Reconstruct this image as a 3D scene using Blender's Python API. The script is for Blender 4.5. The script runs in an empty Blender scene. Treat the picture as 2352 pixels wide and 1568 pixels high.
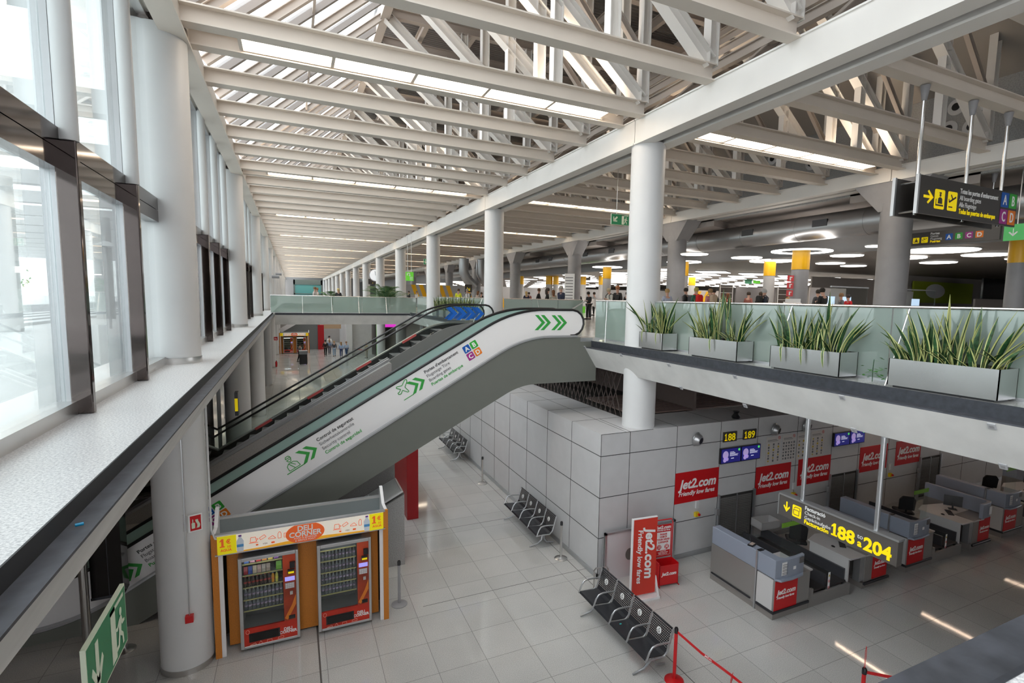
import bpy, math, random
from mathutils import Vector, Matrix
random.seed(7)
sc = bpy.context.scene
# ---------------------------------------------------------------- camera
CH = 6.7
FPX, CX, CY = 1204.62, 1245.958, 808.292
MW = Matrix(((0.9031672553763133, 0.025335553296957157, -0.428540568155635),
             (-0.4288345889607611, 0.09915718559100296, -0.8979246894124955),
             (0.01974345782461816, 0.9947491956693448, 0.10042028474525995)))
cd = bpy.data.cameras.new('camera'); cam = bpy.data.objects.new('camera', cd)
sc.collection.objects.link(cam); sc.camera = cam
cam.matrix_world = Matrix.Translation((0, 0, CH)) @ MW.to_4x4()
cd.sensor_width = 36; cd.lens = FPX / 2352 * 36
cd.shift_x = (1176 - CX) / 2352; cd.shift_y = (CY - 784) / 2352
cd.clip_start = 0.05; cd.clip_end = 500
# ---------------------------------------------------------------- world, exposure
w = bpy.data.worlds.new('sky'); sc.world = w; w.use_nodes = True
nt = w.node_tree; bg = nt.nodes['Background']
bg.inputs[0].default_value = (0.97, 0.985, 1.0, 1); bg.inputs[1].default_value = 4.2
sc.view_settings.view_transform = 'Standard'; sc.view_settings.look = 'None'
sc.view_settings.gamma = 1; sc.view_settings.use_curve_mapping = False
sc.view_settings.exposure = 0.18
sc.cycles.max_bounces = 9; sc.cycles.diffuse_bounces = 5; sc.cycles.glossy_bounces = 4
sc.cycles.transparent_max_bounces = 24; sc.cycles.transmission_bounces = 4
sc.cycles.sample_clamp_indirect = 6; sc.cycles.caustics_reflective = False; sc.cycles.caustics_refractive = False
sc.cycles.use_denoising = True

def ray(px, py):
    return MW @ Vector((px - CX, -(py - CY), -FPX))
def atZ(px, py, z):
    d = ray(px, py); t = (z - CH) / d.z; return Vector((d.x * t, d.y * t, z))
def atX(px, py, X):
    d = ray(px, py); t = X / d.x; return Vector((X, d.y * t, CH + d.z * t))
def atY(px, py, Y):
    d = ray(px, py); t = Y / d.y; return Vector((d.x * t, Y, CH + d.z * t))
# ---------------------------------------------------------------- materials
MATS = {}
def mat(name, col, rough=0.5, metal=0.0, emit=None, es=1.0, noise=0, nscale=8, spec=0.5, alpha=1, bump=0, coat=0):
    if name in MATS: return MATS[name]
    m = bpy.data.materials.new(name); m.use_nodes = True; t = m.node_tree; b = t.nodes['Principled BSDF']
    b.inputs['Base Color'].default_value = (*col, 1); b.inputs['Roughness'].default_value = rough
    b.inputs['Metallic'].default_value = metal; b.inputs['Specular IOR Level'].default_value = spec
    b.inputs['Alpha'].default_value = alpha; b.inputs['Coat Weight'].default_value = coat
    if emit:
        b.inputs['Emission Color'].default_value = (*emit, 1); b.inputs['Emission Strength'].default_value = es
    if noise or bump:
        tc = t.nodes.new('ShaderNodeTexCoord'); n = t.nodes.new('ShaderNodeTexNoise')
        n.inputs['Scale'].default_value = nscale; n.inputs['Detail'].default_value = 5
        t.links.new(tc.outputs['Object'], n.inputs['Vector'])
        if noise:
            r = t.nodes.new('ShaderNodeValToRGB')
            r.color_ramp.elements[0].position = .3; r.color_ramp.elements[1].position = .7
            r.color_ramp.elements[0].color = (*[max(0, c * (1 - noise)) for c in col], 1)
            r.color_ramp.elements[1].color = (*[min(1, c * (1 + noise)) for c in col], 1)
            t.links.new(n.outputs[0], r.inputs[0]); t.links.new(r.outputs[0], b.inputs['Base Color'])
        if bump:
            bp = t.nodes.new('ShaderNodeBump'); bp.inputs['Strength'].default_value = bump
            t.links.new(n.outputs[0], bp.inputs['Height']); t.links.new(bp.outputs[0], b.inputs['Normal'])
    MATS[name] = m; return m

def mathn(t, op, a, b=None, c=None):
    n = t.nodes.new('ShaderNodeMath'); n.operation = op
    for i, v in enumerate((a, b, c)):
        if v is None: continue
        if isinstance(v, (int, float)): n.inputs[i].default_value = v
        else: t.links.new(v, n.inputs[i])
    return n.outputs[0]

def stone(name, base, dark, tile=None, rough=0.12, scale=55, seam=(.18, .17, .165), off=(0, 0), blotch=.12, sw=.006, light=None):
    """Speckled granite, with tile seams on world X and Y when tile=(tx, ty)."""
    m = bpy.data.materials.new(name); m.use_nodes = True; t = m.node_tree; b = t.nodes['Principled BSDF']; L = t.links.new
    ge = t.nodes.new('ShaderNodeNewGeometry')
    n1 = t.nodes.new('ShaderNodeTexNoise'); n1.inputs['Scale'].default_value = scale; n1.inputs['Detail'].default_value = 3; n1.inputs['Roughness'].default_value = .7
    L(ge.outputs['Position'], n1.inputs['Vector'])
    r = t.nodes.new('ShaderNodeValToRGB'); e = r.color_ramp.elements
    e[0].position = .36; e[0].color = (*dark, 1); e[1].position = .56; e[1].color = (*base, 1)
    if light: x = e.new(.7); x.color = (*light, 1)
    L(n1.outputs[0], r.inputs[0])
    n2 = t.nodes.new('ShaderNodeTexNoise'); n2.inputs['Scale'].default_value = .9; n2.inputs['Detail'].default_value = 6
    L(ge.outputs['Position'], n2.inputs['Vector'])
    hs = t.nodes.new('ShaderNodeHueSaturation'); L(r.outputs[0], hs.inputs['Color'])
    L(mathn(t, 'MULTIPLY_ADD', n2.outputs[0], blotch * 2, 1 - blotch), hs.inputs['Value'])
    out = hs.outputs[0]
    if tile:
        sx = t.nodes.new('ShaderNodeSeparateXYZ'); L(ge.outputs['Position'], sx.inputs[0])
        fl = []
        for ax, (tt, o) in enumerate(zip(tile, off)):
            u = mathn(t, 'ADD', sx.outputs[ax], 1000 * tt - o)
            q = mathn(t, 'DIVIDE', u, tt); f = mathn(t, 'FRACT', q); d = mathn(t, 'ABSOLUTE', mathn(t, 'SUBTRACT', f, .5))
            fl.append(mathn(t, 'GREATER_THAN', d, .5 - sw / tt))
            w_ = t.nodes.new('ShaderNodeMath'); w_.operation = 'FLOOR'; L(q, w_.inputs[0]); fl.append(w_.outputs[0])
        sm = mathn(t, 'MAXIMUM', fl[0], fl[2])
        cb = t.nodes.new('ShaderNodeCombineXYZ'); L(fl[1], cb.inputs[0]); L(fl[3], cb.inputs[1])
        wn = t.nodes.new('ShaderNodeTexWhiteNoise'); wn.noise_dimensions = '2D'; L(cb.outputs[0], wn.inputs['Vector'])
        h2 = t.nodes.new('ShaderNodeHueSaturation'); L(out, h2.inputs['Color']); L(mathn(t, 'MULTIPLY_ADD', wn.outputs[0], .10, .95), h2.inputs['Value'])
        mx = t.nodes.new('ShaderNodeMix'); mx.data_type = 'RGBA'; L(sm, mx.inputs[0]); L(h2.outputs[0], mx.inputs[6]); mx.inputs[7].default_value = (*seam, 1)
        out = mx.outputs[2]
    L(out, b.inputs['Base Color']); b.inputs['Roughness'].default_value = rough
    MATS[name] = m; return m

def glass(name, tint=(.9, .97, .95), frost=0.0, fcol=(.6, .75, .7), refl=1.0, rough=0.02):
    """Pane seen as clear tinted transparency plus Fresnel reflection; frost adds a milky diffuse film."""
    m = bpy.data.materials.new(name); m.use_nodes = True; t = m.node_tree; L = t.links.new
    t.nodes.remove(t.nodes['Principled BSDF']); o = t.nodes['Material Output']
    tr = t.nodes.new('ShaderNodeBsdfTransparent'); tr.inputs[0].default_value = (*tint, 1)
    last = tr.outputs[0]
    if frost:
        df = t.nodes.new('ShaderNodeBsdfDiffuse'); df.inputs[0].default_value = (*fcol, 1)
        tl = t.nodes.new('ShaderNodeBsdfTranslucent'); tl.inputs[0].default_value = (*fcol, 1)
        m0 = t.nodes.new('ShaderNodeMixShader'); m0.inputs[0].default_value = .4; L(df.outputs[0], m0.inputs[1]); L(tl.outputs[0], m0.inputs[2])
        m1 = t.nodes.new('ShaderNodeMixShader'); m1.inputs[0].default_value = frost; L(last, m1.inputs[1]); L(m0.outputs[0], m1.inputs[2]); last = m1.outputs[0]
    gl = t.nodes.new('ShaderNodeBsdfGlossy'); gl.inputs['Roughness'].default_value = rough; gl.inputs[0].default_value = (1, 1, 1, 1)
    lw = t.nodes.new('ShaderNodeLayerWeight'); lw.inputs[0].default_value = .5
    f = mathn(t, 'MINIMUM', mathn(t, 'MULTIPLY', mathn(t, 'MULTIPLY_ADD', mathn(t, 'POWER', lw.outputs[1], 5), .9, .04), refl), 1.0)
    mx = t.nodes.new('ShaderNodeMixShader'); L(f, mx.inputs[0]); L(last, mx.inputs[1]); L(gl.outputs[0], mx.inputs[2]); L(mx.outputs[0], o.inputs[0])
    MATS[name] = m; return m

def panelmat(name, col, rough=.35):
    return mat(name, col, rough, noise=.03, nscale=3)

def perforated(name, col, scale=26):
    m = bpy.data.materials.new(name); m.use_nodes = True; t = m.node_tree; L = t.links.new; b = t.nodes['Principled BSDF']
    b.inputs['Base Color'].default_value = (*col, 1); b.inputs['Roughness'].default_value = .4; b.inputs['Metallic'].default_value = .3
    tc = t.nodes.new('ShaderNodeTexCoord'); s = t.nodes.new('ShaderNodeSeparateXYZ'); L(tc.outputs['Object'], s.inputs[0])
    zr = mathn(t, 'MULTIPLY', s.outputs[2], scale * 1.1); row = mathn(t, 'FLOOR', zr)
    yy = mathn(t, 'ADD', mathn(t, 'MULTIPLY', s.outputs[1], scale), mathn(t, 'MULTIPLY', row, .5))
    a = mathn(t, 'SUBTRACT', mathn(t, 'FRACT', yy), .5); c = mathn(t, 'SUBTRACT', mathn(t, 'FRACT', zr), .5)
    d = mathn(t, 'ADD', mathn(t, 'MULTIPLY', a, a), mathn(t, 'MULTIPLY', mathn(t, 'MULTIPLY', c, c), 1.6))
    L(mathn(t, 'GREATER_THAN', d, .085), b.inputs['Alpha'])
    MATS[name] = m; return m

FLOOR = stone('polished_granite', (.55, .54, .52), (.40, .39, .38), tile=(.9, .9), off=(.41, .56), rough=.05, seam=(.27, .26, .25), light=(.66, .65, .635), blotch=.14, sw=.005, scale=75)
LEDGE = stone('ledge_granite', (.66, .655, .66), (.38, .38, .4), rough=.35, scale=60, light=(.78, .78, .78), blotch=.06)
GRAN = stone('grey_granite', (.40, .39, .385), (.2, .195, .19), rough=.35, scale=60)
UFLOOR = stone('upper_granite', (.5, .49, .47), (.33, .32, .31), tile=(1.2, 1.2), rough=.2)
WHITE = mat('white_column_paint', (.64, .64, .645), .45, noise=.02, nscale=2)
GREYC = mat('grey_column_paint', (.29, .285, .295), .55, noise=.05, nscale=3)
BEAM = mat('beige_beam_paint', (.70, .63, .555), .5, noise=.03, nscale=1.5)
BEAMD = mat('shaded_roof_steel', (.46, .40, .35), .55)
MBEAM = mat('pale_beam_paint', (.76, .73, .69), .4, noise=.04, nscale=.8)
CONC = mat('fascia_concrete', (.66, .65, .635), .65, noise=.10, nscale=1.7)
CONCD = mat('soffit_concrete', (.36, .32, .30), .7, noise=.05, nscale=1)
DSTEEL = mat('dark_steel_kerb', (.035, .038, .047), .45, metal=.1, noise=.25, nscale=14)
FLANGE = mat('dusty_steel_flange', (.055, .058, .07), .55, metal=.0, noise=.3, nscale=9)
STEEL = mat('brushed_steel', (.62, .61, .60), .28, metal=1)
STEELW = mat('polished_rail_steel', (.80, .80, .80), .22, metal=1)
CHROME = mat('mirror_steel', (.13, .11, .105), .07, metal=1, bump=.012, nscale=1.2)
ALU = mat('grey_aluminium', (.50, .51, .53), .35, metal=.8)
BLACK = mat('black_rubber', (.012, .012, .014), .3)
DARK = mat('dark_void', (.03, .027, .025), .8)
RED = mat('signal_red', (.58, .008, .012), .35)
REDP = mat('airline_red', (.55, .004, .008), .4)
TXTW = mat('sign_white', (.86, .86, .86), .5)
TXTK = mat('sign_black', (.03, .03, .03), .5)
TXTG = mat('sign_green', (.03, .33, .05), .5)
TXTGR = mat('sign_grey', (.14, .14, .15), .5)
YEL = mat('sign_yellow', (.95, .72, .0), .5, emit=(1, .75, 0), es=.25)
SIGNK = mat('sign_charcoal', (.045, .04, .037), .4)
SIGNG = mat('sign_brown_grey', (.085, .075, .07), .45)
GREEN = mat('exit_green', (.01, .22, .09), .4)
EXITW = mat('exit_pale', (.70, .78, .62), .5)
CLAD = mat('escalator_white', (.80, .79, .80), .3)
TRUSS = mat('escalator_grey_green', (.145, .152, .135), .45, noise=.03, nscale=2)
ORANGE = mat('kiosk_orange', (.56, .19, .02), .5, noise=.12, nscale=60)
CREAM = mat('kiosk_cream', (.90, .84, .72), .5, emit=(1, .93, .8), es=.18)
PANEL = panelmat('wall_panel_grey', (.58, .575, .585))
JOINT = mat('wall_joint', (.03, .03, .03), .8)
BGL = glass('balustrade_glass', (.62, .72, .68), frost=.60, fcol=(.50, .59, .55), refl=1.6)
CGL = glass('clear_glass', (.93, .96, .95), refl=.8)
EGL = glass('escalator_glass', (.66, .82, .80), frost=.55, fcol=(.60, .78, .75), refl=.8)
FGL = glass('facade_glass', (.86, .91, .91), frost=.08, fcol=(.7, .78, .8), refl=2.2)
SKYG = glass('skylight_glass', (.92, .97, 1.0), frost=.25, fcol=(.9, .95, 1), refl=.6)
BROWNGL = glass('brown_tinted_glass', (.30, .24, .21), refl=1.6)
SEAT = perforated('perforated_black_seat', (.03, .031, .035))
SEATB = mat('black_seat_metal', (.035, .036, .042), .32, metal=.3)
LAMP = mat('lamp_diffuser', (1, 1, 1), .5, emit=(1, .84, .66), es=10)
LAMPO = mat('round_lamp_diffuser', (1, 1, 1), .5, emit=(1, .95, .88), es=5)
DLAMP = mat('dim_lamp_diffuser', (1, 1, 1), .5, emit=(1, .74, .54), es=34)
# ---------------------------------------------------------------- mesh helper
class MB:
    def __init__(s): s.v = []; s.f = []; s.mi = []
    def add(s, vs, fs, mi=0):
        o = len(s.v); s.v += [tuple(v) for v in vs]; s.f += [tuple(i + o for i in f) for f in fs]; s.mi += [mi] * len(fs); return s
    def box(s, x0, x1, y0, y1, z0, z1, mi=0):
        if x0 > x1: x0, x1 = x1, x0
        if y0 > y1: y0, y1 = y1, y0
        if z0 > z1: z0, z1 = z1, z0
        vs = [(x0, y0, z0), (x1, y0, z0), (x1, y1, z0), (x0, y1, z0), (x0, y0, z1), (x1, y0, z1), (x1, y1, z1), (x0, y1, z1)]
        return s.add(vs, [(0, 3, 2, 1), (4, 5, 6, 7), (0, 1, 5, 4), (1, 2, 6, 5), (2, 3, 7, 6), (3, 0, 4, 7)], mi)
    def bar(s, a, b, wd, hd, up=(0, 0, 1), mi=0):
        a = Vector(a); b = Vector(b); d = (b - a).normalized(); u = Vector(up); r = d.cross(u)
        if r.length < 1e-4: r = d.cross(Vector((0, 1, 0)))
        r.normalize(); u = r.cross(d); r *= wd / 2; u *= hd / 2
        vs = [p + q for p in (a, b) for q in (-r - u, r - u, r + u, -r + u)]
        return s.add(vs, [(0, 3, 2, 1), (4, 5, 6, 7), (0, 1, 5, 4), (1, 2, 6, 5), (2, 3, 7, 6), (3, 0, 4, 7)], mi)
    def ibeam(s, a, b, wd, hd, th=.02, up=(0, 0, 1), mi=0):
        a = Vector(a); b = Vector(b); d = (b - a).normalized(); u = Vector(up); r = d.cross(u); r.normalize(); u = r.cross(d)
        o = u * (hd / 2 - th / 2)
        s.bar(a + o, b + o, wd, th, up, mi); s.bar(a - o, b - o, wd, th, up, mi); s.bar(a, b, th, hd - 2 * th, up, mi); return s
    def tube(s, pts, r, n=10, mi=0, caps=True):
        pts = [Vector(p) for p in pts]; rings = []; o = len(s.v)
        rr = r if isinstance(r, (list, tuple)) else [r] * len(pts)
        pr = None
        for i, p in enumerate(pts):
            d = (pts[min(i + 1, len(pts) - 1)] - pts[max(i - 1, 0)]).normalized()
            if pr is None:
                pr = d.cross(Vector((0, 0, 1)))
                if pr.length < 1e-3: pr = d.cross(Vector((0, 1, 0)))
            pr = (pr - d * pr.dot(d)).normalized(); q = d.cross(pr)
            s.v += [tuple(p + rr[i] * (math.cos(2 * math.pi * k / n) * pr + math.sin(2 * math.pi * k / n) * q)) for k in range(n)]
        for i in range(len(pts) - 1):
            for k in range(n):
                a = o + i * n + k; b = o + i * n + (k + 1) % n
                s.f.append((a, b, b + n, a + n)); s.mi.append(mi)
        if caps:
            s.f.append(tuple(o + k for k in range(n))[::-1]); s.f.append(tuple(o + (len(pts) - 1) * n + k for k in range(n))); s.mi += [mi, mi]
        return s
    def lathe(s, prof, c=(0, 0, 0), n=28, mi=0, sx=1, sy=1):
        o = len(s.v)
        for (r, z) in prof: s.v += [(c[0] + sx * r * math.cos(2 * math.pi * k / n), c[1] + sy * r * math.sin(2 * math.pi * k / n), c[2] + z) for k in range(n)]
        for i in range(len(prof) - 1):
            for k in range(n):
                a = o + i * n + k; b = o + i * n + (k + 1) % n; s.f.append((a, b, b + n, a + n)); s.mi.append(mi)
        s.f.append(tuple(o + k for k in range(n))[::-1]); s.f.append(tuple(o + (len(prof) - 1) * n + k for k in range(n))); s.mi += [mi, mi]
        return s
    def prism(s, pts, d, mi=0):
        """polygon of 3D points extruded by vector d"""
        n = len(pts); d = Vector(d); a = [Vector(p) for p in pts]; b = [p + d for p in a]
        return s.add(a + b, [tuple(range(n))[::-1], tuple(range(n, 2 * n))] + [(i, (i + 1) % n, n + (i + 1) % n, n + i) for i in range(n)], mi)
    def build(s, name, m, parent=None, smooth=False, bevel=0, kind=None):
        me = bpy.data.meshes.new(name); me.from_pydata(s.v, [], s.f)
        ms = m if isinstance(m, (list, tuple)) else [m]
        for x in ms: me.materials.append(x)
        if len(ms) > 1: me.polygons.foreach_set('material_index', s.mi)
        me.update()
        o = bpy.data.objects.new(name, me); sc.collection.objects.link(o)
        if parent: o.parent = parent
        if smooth:
            me.polygons.foreach_set('use_smooth', [True] * len(me.polygons))
            try: me.set_sharp_from_angle(angle=math.radians(35))
            except Exception: pass
        if bevel:
            bv = o.modifiers.new('bevel', 'BEVEL'); bv.width = bevel; bv.segments = 2; bv.limit_method = 'ANGLE'
        if kind: o['kind'] = kind
        return o
def B(name, m, box, parent=None, bevel=0, kind=None):
    return MB().box(*box).build(name, m, parent, bevel=bevel, kind=kind)
def S(name, m, box): return B(name, m, box, kind='structure')
def tag(o, label=None, cat=None, group=None, kind=None):
    if label: o['label'] = label
    if cat: o['category'] = cat
    if group: o['group'] = group
    if kind: o['kind'] = kind
    return o
def thing(name, label, cat, loc=(0, 0, 0), rz=0, group=None):
    o = bpy.data.objects.new(name, None); o.empty_display_size = .1; sc.collection.objects.link(o)
    o.location = loc; o.rotation_euler = (0, 0, rz); return tag(o, label, cat, group)
def copy_tree(o, parent=None):
    c = o.copy(); sc.collection.objects.link(c)
    if parent: c.parent = parent
    for ch in list(o.children): copy_tree(ch, c)
    return c
def inst(o, loc, label, group=None, rz=None, scale=None):
    c = copy_tree(o); c.location = loc; c['label'] = label
    if group: c['group'] = group
    if rz is not None: c.rotation_euler = (0, 0, rz)
    if scale: c.scale = (scale,) * 3
    return c
def text(parent, s, org, right, up, size, m, name='lettering', align='LEFT', bold=0, shear=0, xs=1, ls=1, ext=.002):
    """Text in the plane (right, up), sitting on the surface; org in the parent's own frame."""
    cu = bpy.data.curves.new(name, 'FONT'); cu.body = s; cu.size = size; cu.align_x = align; cu.offset = bold * size
    cu.shear = shear; cu.extrude = ext; cu.space_line = ls; cu.materials.append(m); cu.resolution_u = 3
    tmp = bpy.data.objects.new('tmp', cu); me = bpy.data.meshes.new_from_object(tmp); bpy.data.objects.remove(tmp)
    o = bpy.data.objects.new(name, me); sc.collection.objects.link(o); o.parent = parent
    r = Vector(right).normalized(); u = Vector(up).normalized(); n = r.cross(u)
    o.matrix_local = Matrix(((r.x * xs, u.x, n.x, org[0]), (r.y * xs, u.y, n.y, org[1]), (r.z * xs, u.z, n.z, org[2]), (0, 0, 0, 1)))
    return o
def decal(parent, name, pts, org, right, up, m, th=.003):
    """thin plate or inlay of a 2D outline"""
    r = Vector(right).normalized(); u = Vector(up).normalized(); n = r.cross(u); o = Vector(org)
    mb = MB()
    for pl in (pts if isinstance(pts[0][0], (list, tuple)) else [pts]):
        mb.prism([o + r * x + u * y for x, y in pl], n * th)
    return mb.build(name, m, parent)
def rect(x0, y0, x1, y1): return [(x0, y0), (x1, y0), (x1, y1), (x0, y1)]
def circ(cx, cy, r, n=20, ry=None): return [(cx + r * math.cos(2 * math.pi * k / n), cy + (ry or r) * math.sin(2 * math.pi * k / n)) for k in range(n)]
def line2(a, b, w):
    ax, ay = a; bx, by = b; L = math.hypot(bx - ax, by - ay) or 1; nx, ny = -(by - ay) / L * w / 2, (bx - ax) / L * w / 2
    return [(ax + nx, ay + ny), (ax - nx, ay - ny), (bx - nx, by - ny), (bx + nx, by + ny)]
PLANE = [line2((.05, .42), (.98, .85), .14), line2((.26, .98), (.56, .60), .13), line2((.06, .40), (-.02, .64), .10), line2((.0, .06), (.55, .06), .09)]
PLOUT = [(0, .30), (.15, .25), (.38, .42), (.62, .10), (.72, .12), (.62, .52), (.95, .80), (.98, .95), (.85, .97), (.50, .72), (.15, .85), (.08, .78), (.30, .55), (.12, .42), (0, .42)]
def rrect(x0, y0, x1, y1, r, n=4):
    o = []
    for cx, cy, a0 in ((x1 - r, y0 + r, -90), (x1 - r, y1 - r, 0), (x0 + r, y1 - r, 90), (x0 + r, y0 + r, 180)):
        for k in range(n + 1):
            a = math.radians(a0 + 90 * k / n); o.append((cx + r * math.cos(a), cy + r * math.sin(a)))
    return o
XR = (1, 0, 0); ZU = (0, 0, 1)
RUNMAN = [circ(.58, .86, .09, 12), [(.42, .72), (.62, .76), (.72, .60), (.86, .58), (.86, .52), (.66, .52), (.60, .60), (.56, .42), (.72, .30), (.76, .06), (.66, .06), (.62, .26), (.46, .36), (.36, .14), (.12, .12), (.12, .20), (.30, .22), (.40, .50), (.38, .62), (.28, .54), (.16, .58), (.18, .64), (.28, .62)]]
def arrow(w=.18, L=1):
    return [[(.5 - w / 2, 1), (.5 - w / 2, .2), (.5 + w / 2, .2), (.5 + w / 2, 1)], [(.5, 0), (.5, .28), (.1, .62), (.0, .5)], [(.5, 0), (1.0, .5), (.9, .62), (.5, .28)]]
def xf(pl, x, y, s, sy=None, rot=0, mir=False):
    sy = sy or s; out = []
    P_ = pl if isinstance(pl[0][0], (list, tuple)) else [pl]
    c, q = math.cos(rot), math.sin(rot)
    for p in P_:
        o = []
        for a, b in p:
            if mir: a = 1 - a
            a, b = a - .5, b - .5; a, b = a * c - b * q + .5, a * q + b * c + .5
            o.append((x + a * s, y + b * sy))
        out.append(o[::-1] if mir else o)
    return out
def flatp(*ls):
    o = []
    for l in ls: o += l if isinstance(l[0][0], (list, tuple)) else [l]
    return o
# ================================================================ STRUCTURE
SP = 10.8; BLACKK = mat('black_steel_edge', (.016, .017, .02), .5); XL, XM, X3 = -1.87, 7.9, 17.8; NB = 14; YF = 165
S('floor', FLOOR, (-40, 62, -14, YF, -.2, 0))
JT = mat('floor_joint', (.10, .09, .085), .5)
S('trim_60', JT, (.275, .305, -14, 60, 0, .002)); S('trim_61', JT, (6.25, 6.265, -14, 60, 0, .002))
for i_, y_ in enumerate((10.8, 14.4, 21.6, 28.8)): S('trim_%d' % (62 + i_), JT, (2.4, 6.5, y_, y_ + .012, 0, .002))
# upper slabs (granite on top, concrete below)
def edge(name, pts, d):  # fascia prism along d
    return MB().prism(pts, d).build(name, CONC, kind='structure')
S('floor_upper_left', LEDGE, (-2.3, -1.176, -10, YF, 5.37, 5.5))
MB().prism([(-1.035, 1.05, 5.37), (-1.385, 1.05, 4.75), (-2.3, 1.05, 4.75), (-2.3, 1.05, 5.37)], (0, YF - 1, 0)).build('trim_1', CONC, kind='structure')
MB().prism([(-1.175, .8, 5.502), (-1.165, .8, 5.502), (-1.165, .8, 5.385), (-1.175, .8, 5.385)], (0, YF - 1, 0)).build('trim_2', BLACKK, kind='structure')
S('trim_3', FLANGE, (-1.19, -1.03, .8, 37.2, 5.37, 5.386))
S('floor_upper_right', UFLOOR, (7.47, 62, -14, YF, 5.45, 5.578))
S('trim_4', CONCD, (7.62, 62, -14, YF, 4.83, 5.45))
for i, (a, b) in enumerate(((1.0, 12.6), (21.25, 37.2))):
    MB().prism([(7.25, a, 5.39), (7.62, a, 4.83), (7.62, a, 5.39)], (0, b - a, 0)).build('trim_%d' % (5 + 3 * i), CONC, kind='structure')
    S('trim_%d' % (6 + 3 * i), DSTEEL, (7.45, 7.47, a, b, 5.41, 5.582))
    S('trim_%d' % (7 + 3 * i), FLANGE, (7.25, 7.47, a, b, 5.39, 5.41))
S('trim_11', CONC, (7.47, 7.62, 12.6, 21.25, 4.83, 5.45))
# bridge across the void
S('floor_bridge', UFLOOR, (-1.12, 7.47, 37.35, 42.5, 5.4, 5.5))
MB().prism([(-1.02, 37.2, 5.38), (-1.02, 37.5, 4.75), (-1.02, 42.5, 4.75), (-1.02, 42.5, 5.4), (-1.02, 37.3, 5.4)], (8.6, 0, 0)).build('trim_12', CONC, kind='structure')
S('trim_13', DSTEEL, (-1.0, 7.45, 37.33, 37.35, 5.4, 5.503))
S('trim_14', FLANGE, (-1.02, 7.25, 37.18, 37.35, 5.38, 5.4))
S('floor_far', UFLOOR, (-1.12, 7.47, 96, YF, 4.8, 5.5))
# the bridge on which the camera stands
S('floor_near', LEDGE, (-1.12, 7.47, -10, .74, 5.42, 5.55))
MB().prism([(-1.02, 1.0, 5.38), (-1.02, .6, 4.8), (-1.02, -10, 4.8), (-1.02, -10, 5.40), (-1.02, 1.0, 5.40)], (8.6, 0, 0)).build('trim_15', CONC, kind='structure')
S('trim_16', DSTEEL, (-1.0, 7.45, .74, .76, 5.42, 5.553))
S('trim_17', FLANGE, (-1.0, 7.25, .76, 1.005, 5.40, 5.42))
# columns
def colmesh(z0, z1, r, m, name='column', ring=True):
    mb = MB().lathe([(r, z0), (r, z1)], n=40)
    return mb
def column(x, y, z0, z1, r, m, rings=(), cap=False):
    c = MB().lathe([(r, z0), (r, z1)], n=40).build('column', m, smooth=True, kind='structure'); c.location = (x, y, 0)
    for z in rings:
        MB().lathe([(r + .012, z), (r + .012, z + .1)], n=40).build('collar', CHROME if z > 9 else STEEL, c, smooth=True)
    if cap:
        mb = MB(); a, b = .38, .38; mb.add([(-a, -a, 9.75), (a, -a, 9.75), (a, a, 9.75), (-a, a, 9.75), (-.45, -1.25, 10.7), (.45, -1.25, 10.7), (.45, 1.25, 10.7), (-.45, 1.25, 10.7)], [(0, 3, 2, 1), (4, 5, 6, 7), (0, 1, 5, 4), (1, 2, 6, 5), (2, 3, 7, 6), (3, 0, 4, 7)])
        mb.build('capital', GREYC, c)
    return c
for n in range(1, NB + 1):
    y = SP * n
    column(XL, y, 0, 11.0, .41, WHITE, (0, 5.5, 10.88))
    column(XM, y, 3.5 if n == 1 else 0, 10.44, .41, WHITE, ())
    if n < 9: column(X3, y, 5.578, 10.0, .46, GREYC, (), True)
# roof beams along the hall
for (x0, x1, z0, z1) in ((7.48, 7.76, 10.42, 10.99), (8.06, 8.36, 10.42, 10.99), (17.35, 17.65, 10.68, 11.12), (17.95, 18.25, 10.68, 11.12)):
    for n in range(-1, NB):
        a = SP * n + .012; b = SP * (n + 1) - .012
        mb = MB().box(x0, x1, a, b, z0, z1); mb.box(x0 - .03, x1 + .03, a, b, z1 - .03, z1 + .0); mb.box(x0 - .03, x1 + .03, a, b, z0 - .02, z0 + .02)
        mb.build('beam', MBEAM, kind='structure')
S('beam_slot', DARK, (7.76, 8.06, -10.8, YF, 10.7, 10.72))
mb = MB().box(-1.78, -1.50, -10.8, YF, 10.8, 11.32).box(-1.78, -1.42, -10.8, YF, 10.76, 10.8); mb.build('beam_left', BEAM, kind='structure')
S('ceiling_left', MBEAM, (-2.4, -1.78, -10.8, YF, 11.0, 11.12))
# trusses across the hall
def truss(x0, x1, full=True):
    r = bpy.data.objects.new('roof_truss', None); sc.collection.objects.link(r); r['kind'] = 'structure'
    MB().ibeam((x0, 0, 11.11), (x1, 0, 11.11), .27, .31, .025).build('lower_chord', BEAM, r)
    rx = x0 + 4.25 if x0 < 0 else x0 + 4.3; rz = 15.1
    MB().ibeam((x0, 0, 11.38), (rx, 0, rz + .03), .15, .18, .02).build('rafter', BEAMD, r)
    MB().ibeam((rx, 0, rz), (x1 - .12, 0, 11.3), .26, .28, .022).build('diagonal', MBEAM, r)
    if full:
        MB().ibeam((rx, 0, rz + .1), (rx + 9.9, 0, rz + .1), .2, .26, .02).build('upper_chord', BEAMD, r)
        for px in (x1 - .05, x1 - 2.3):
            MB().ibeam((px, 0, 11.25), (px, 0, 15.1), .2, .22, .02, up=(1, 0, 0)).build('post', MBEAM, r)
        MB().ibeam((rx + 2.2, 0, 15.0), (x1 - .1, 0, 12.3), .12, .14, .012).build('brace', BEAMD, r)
    return r
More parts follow.
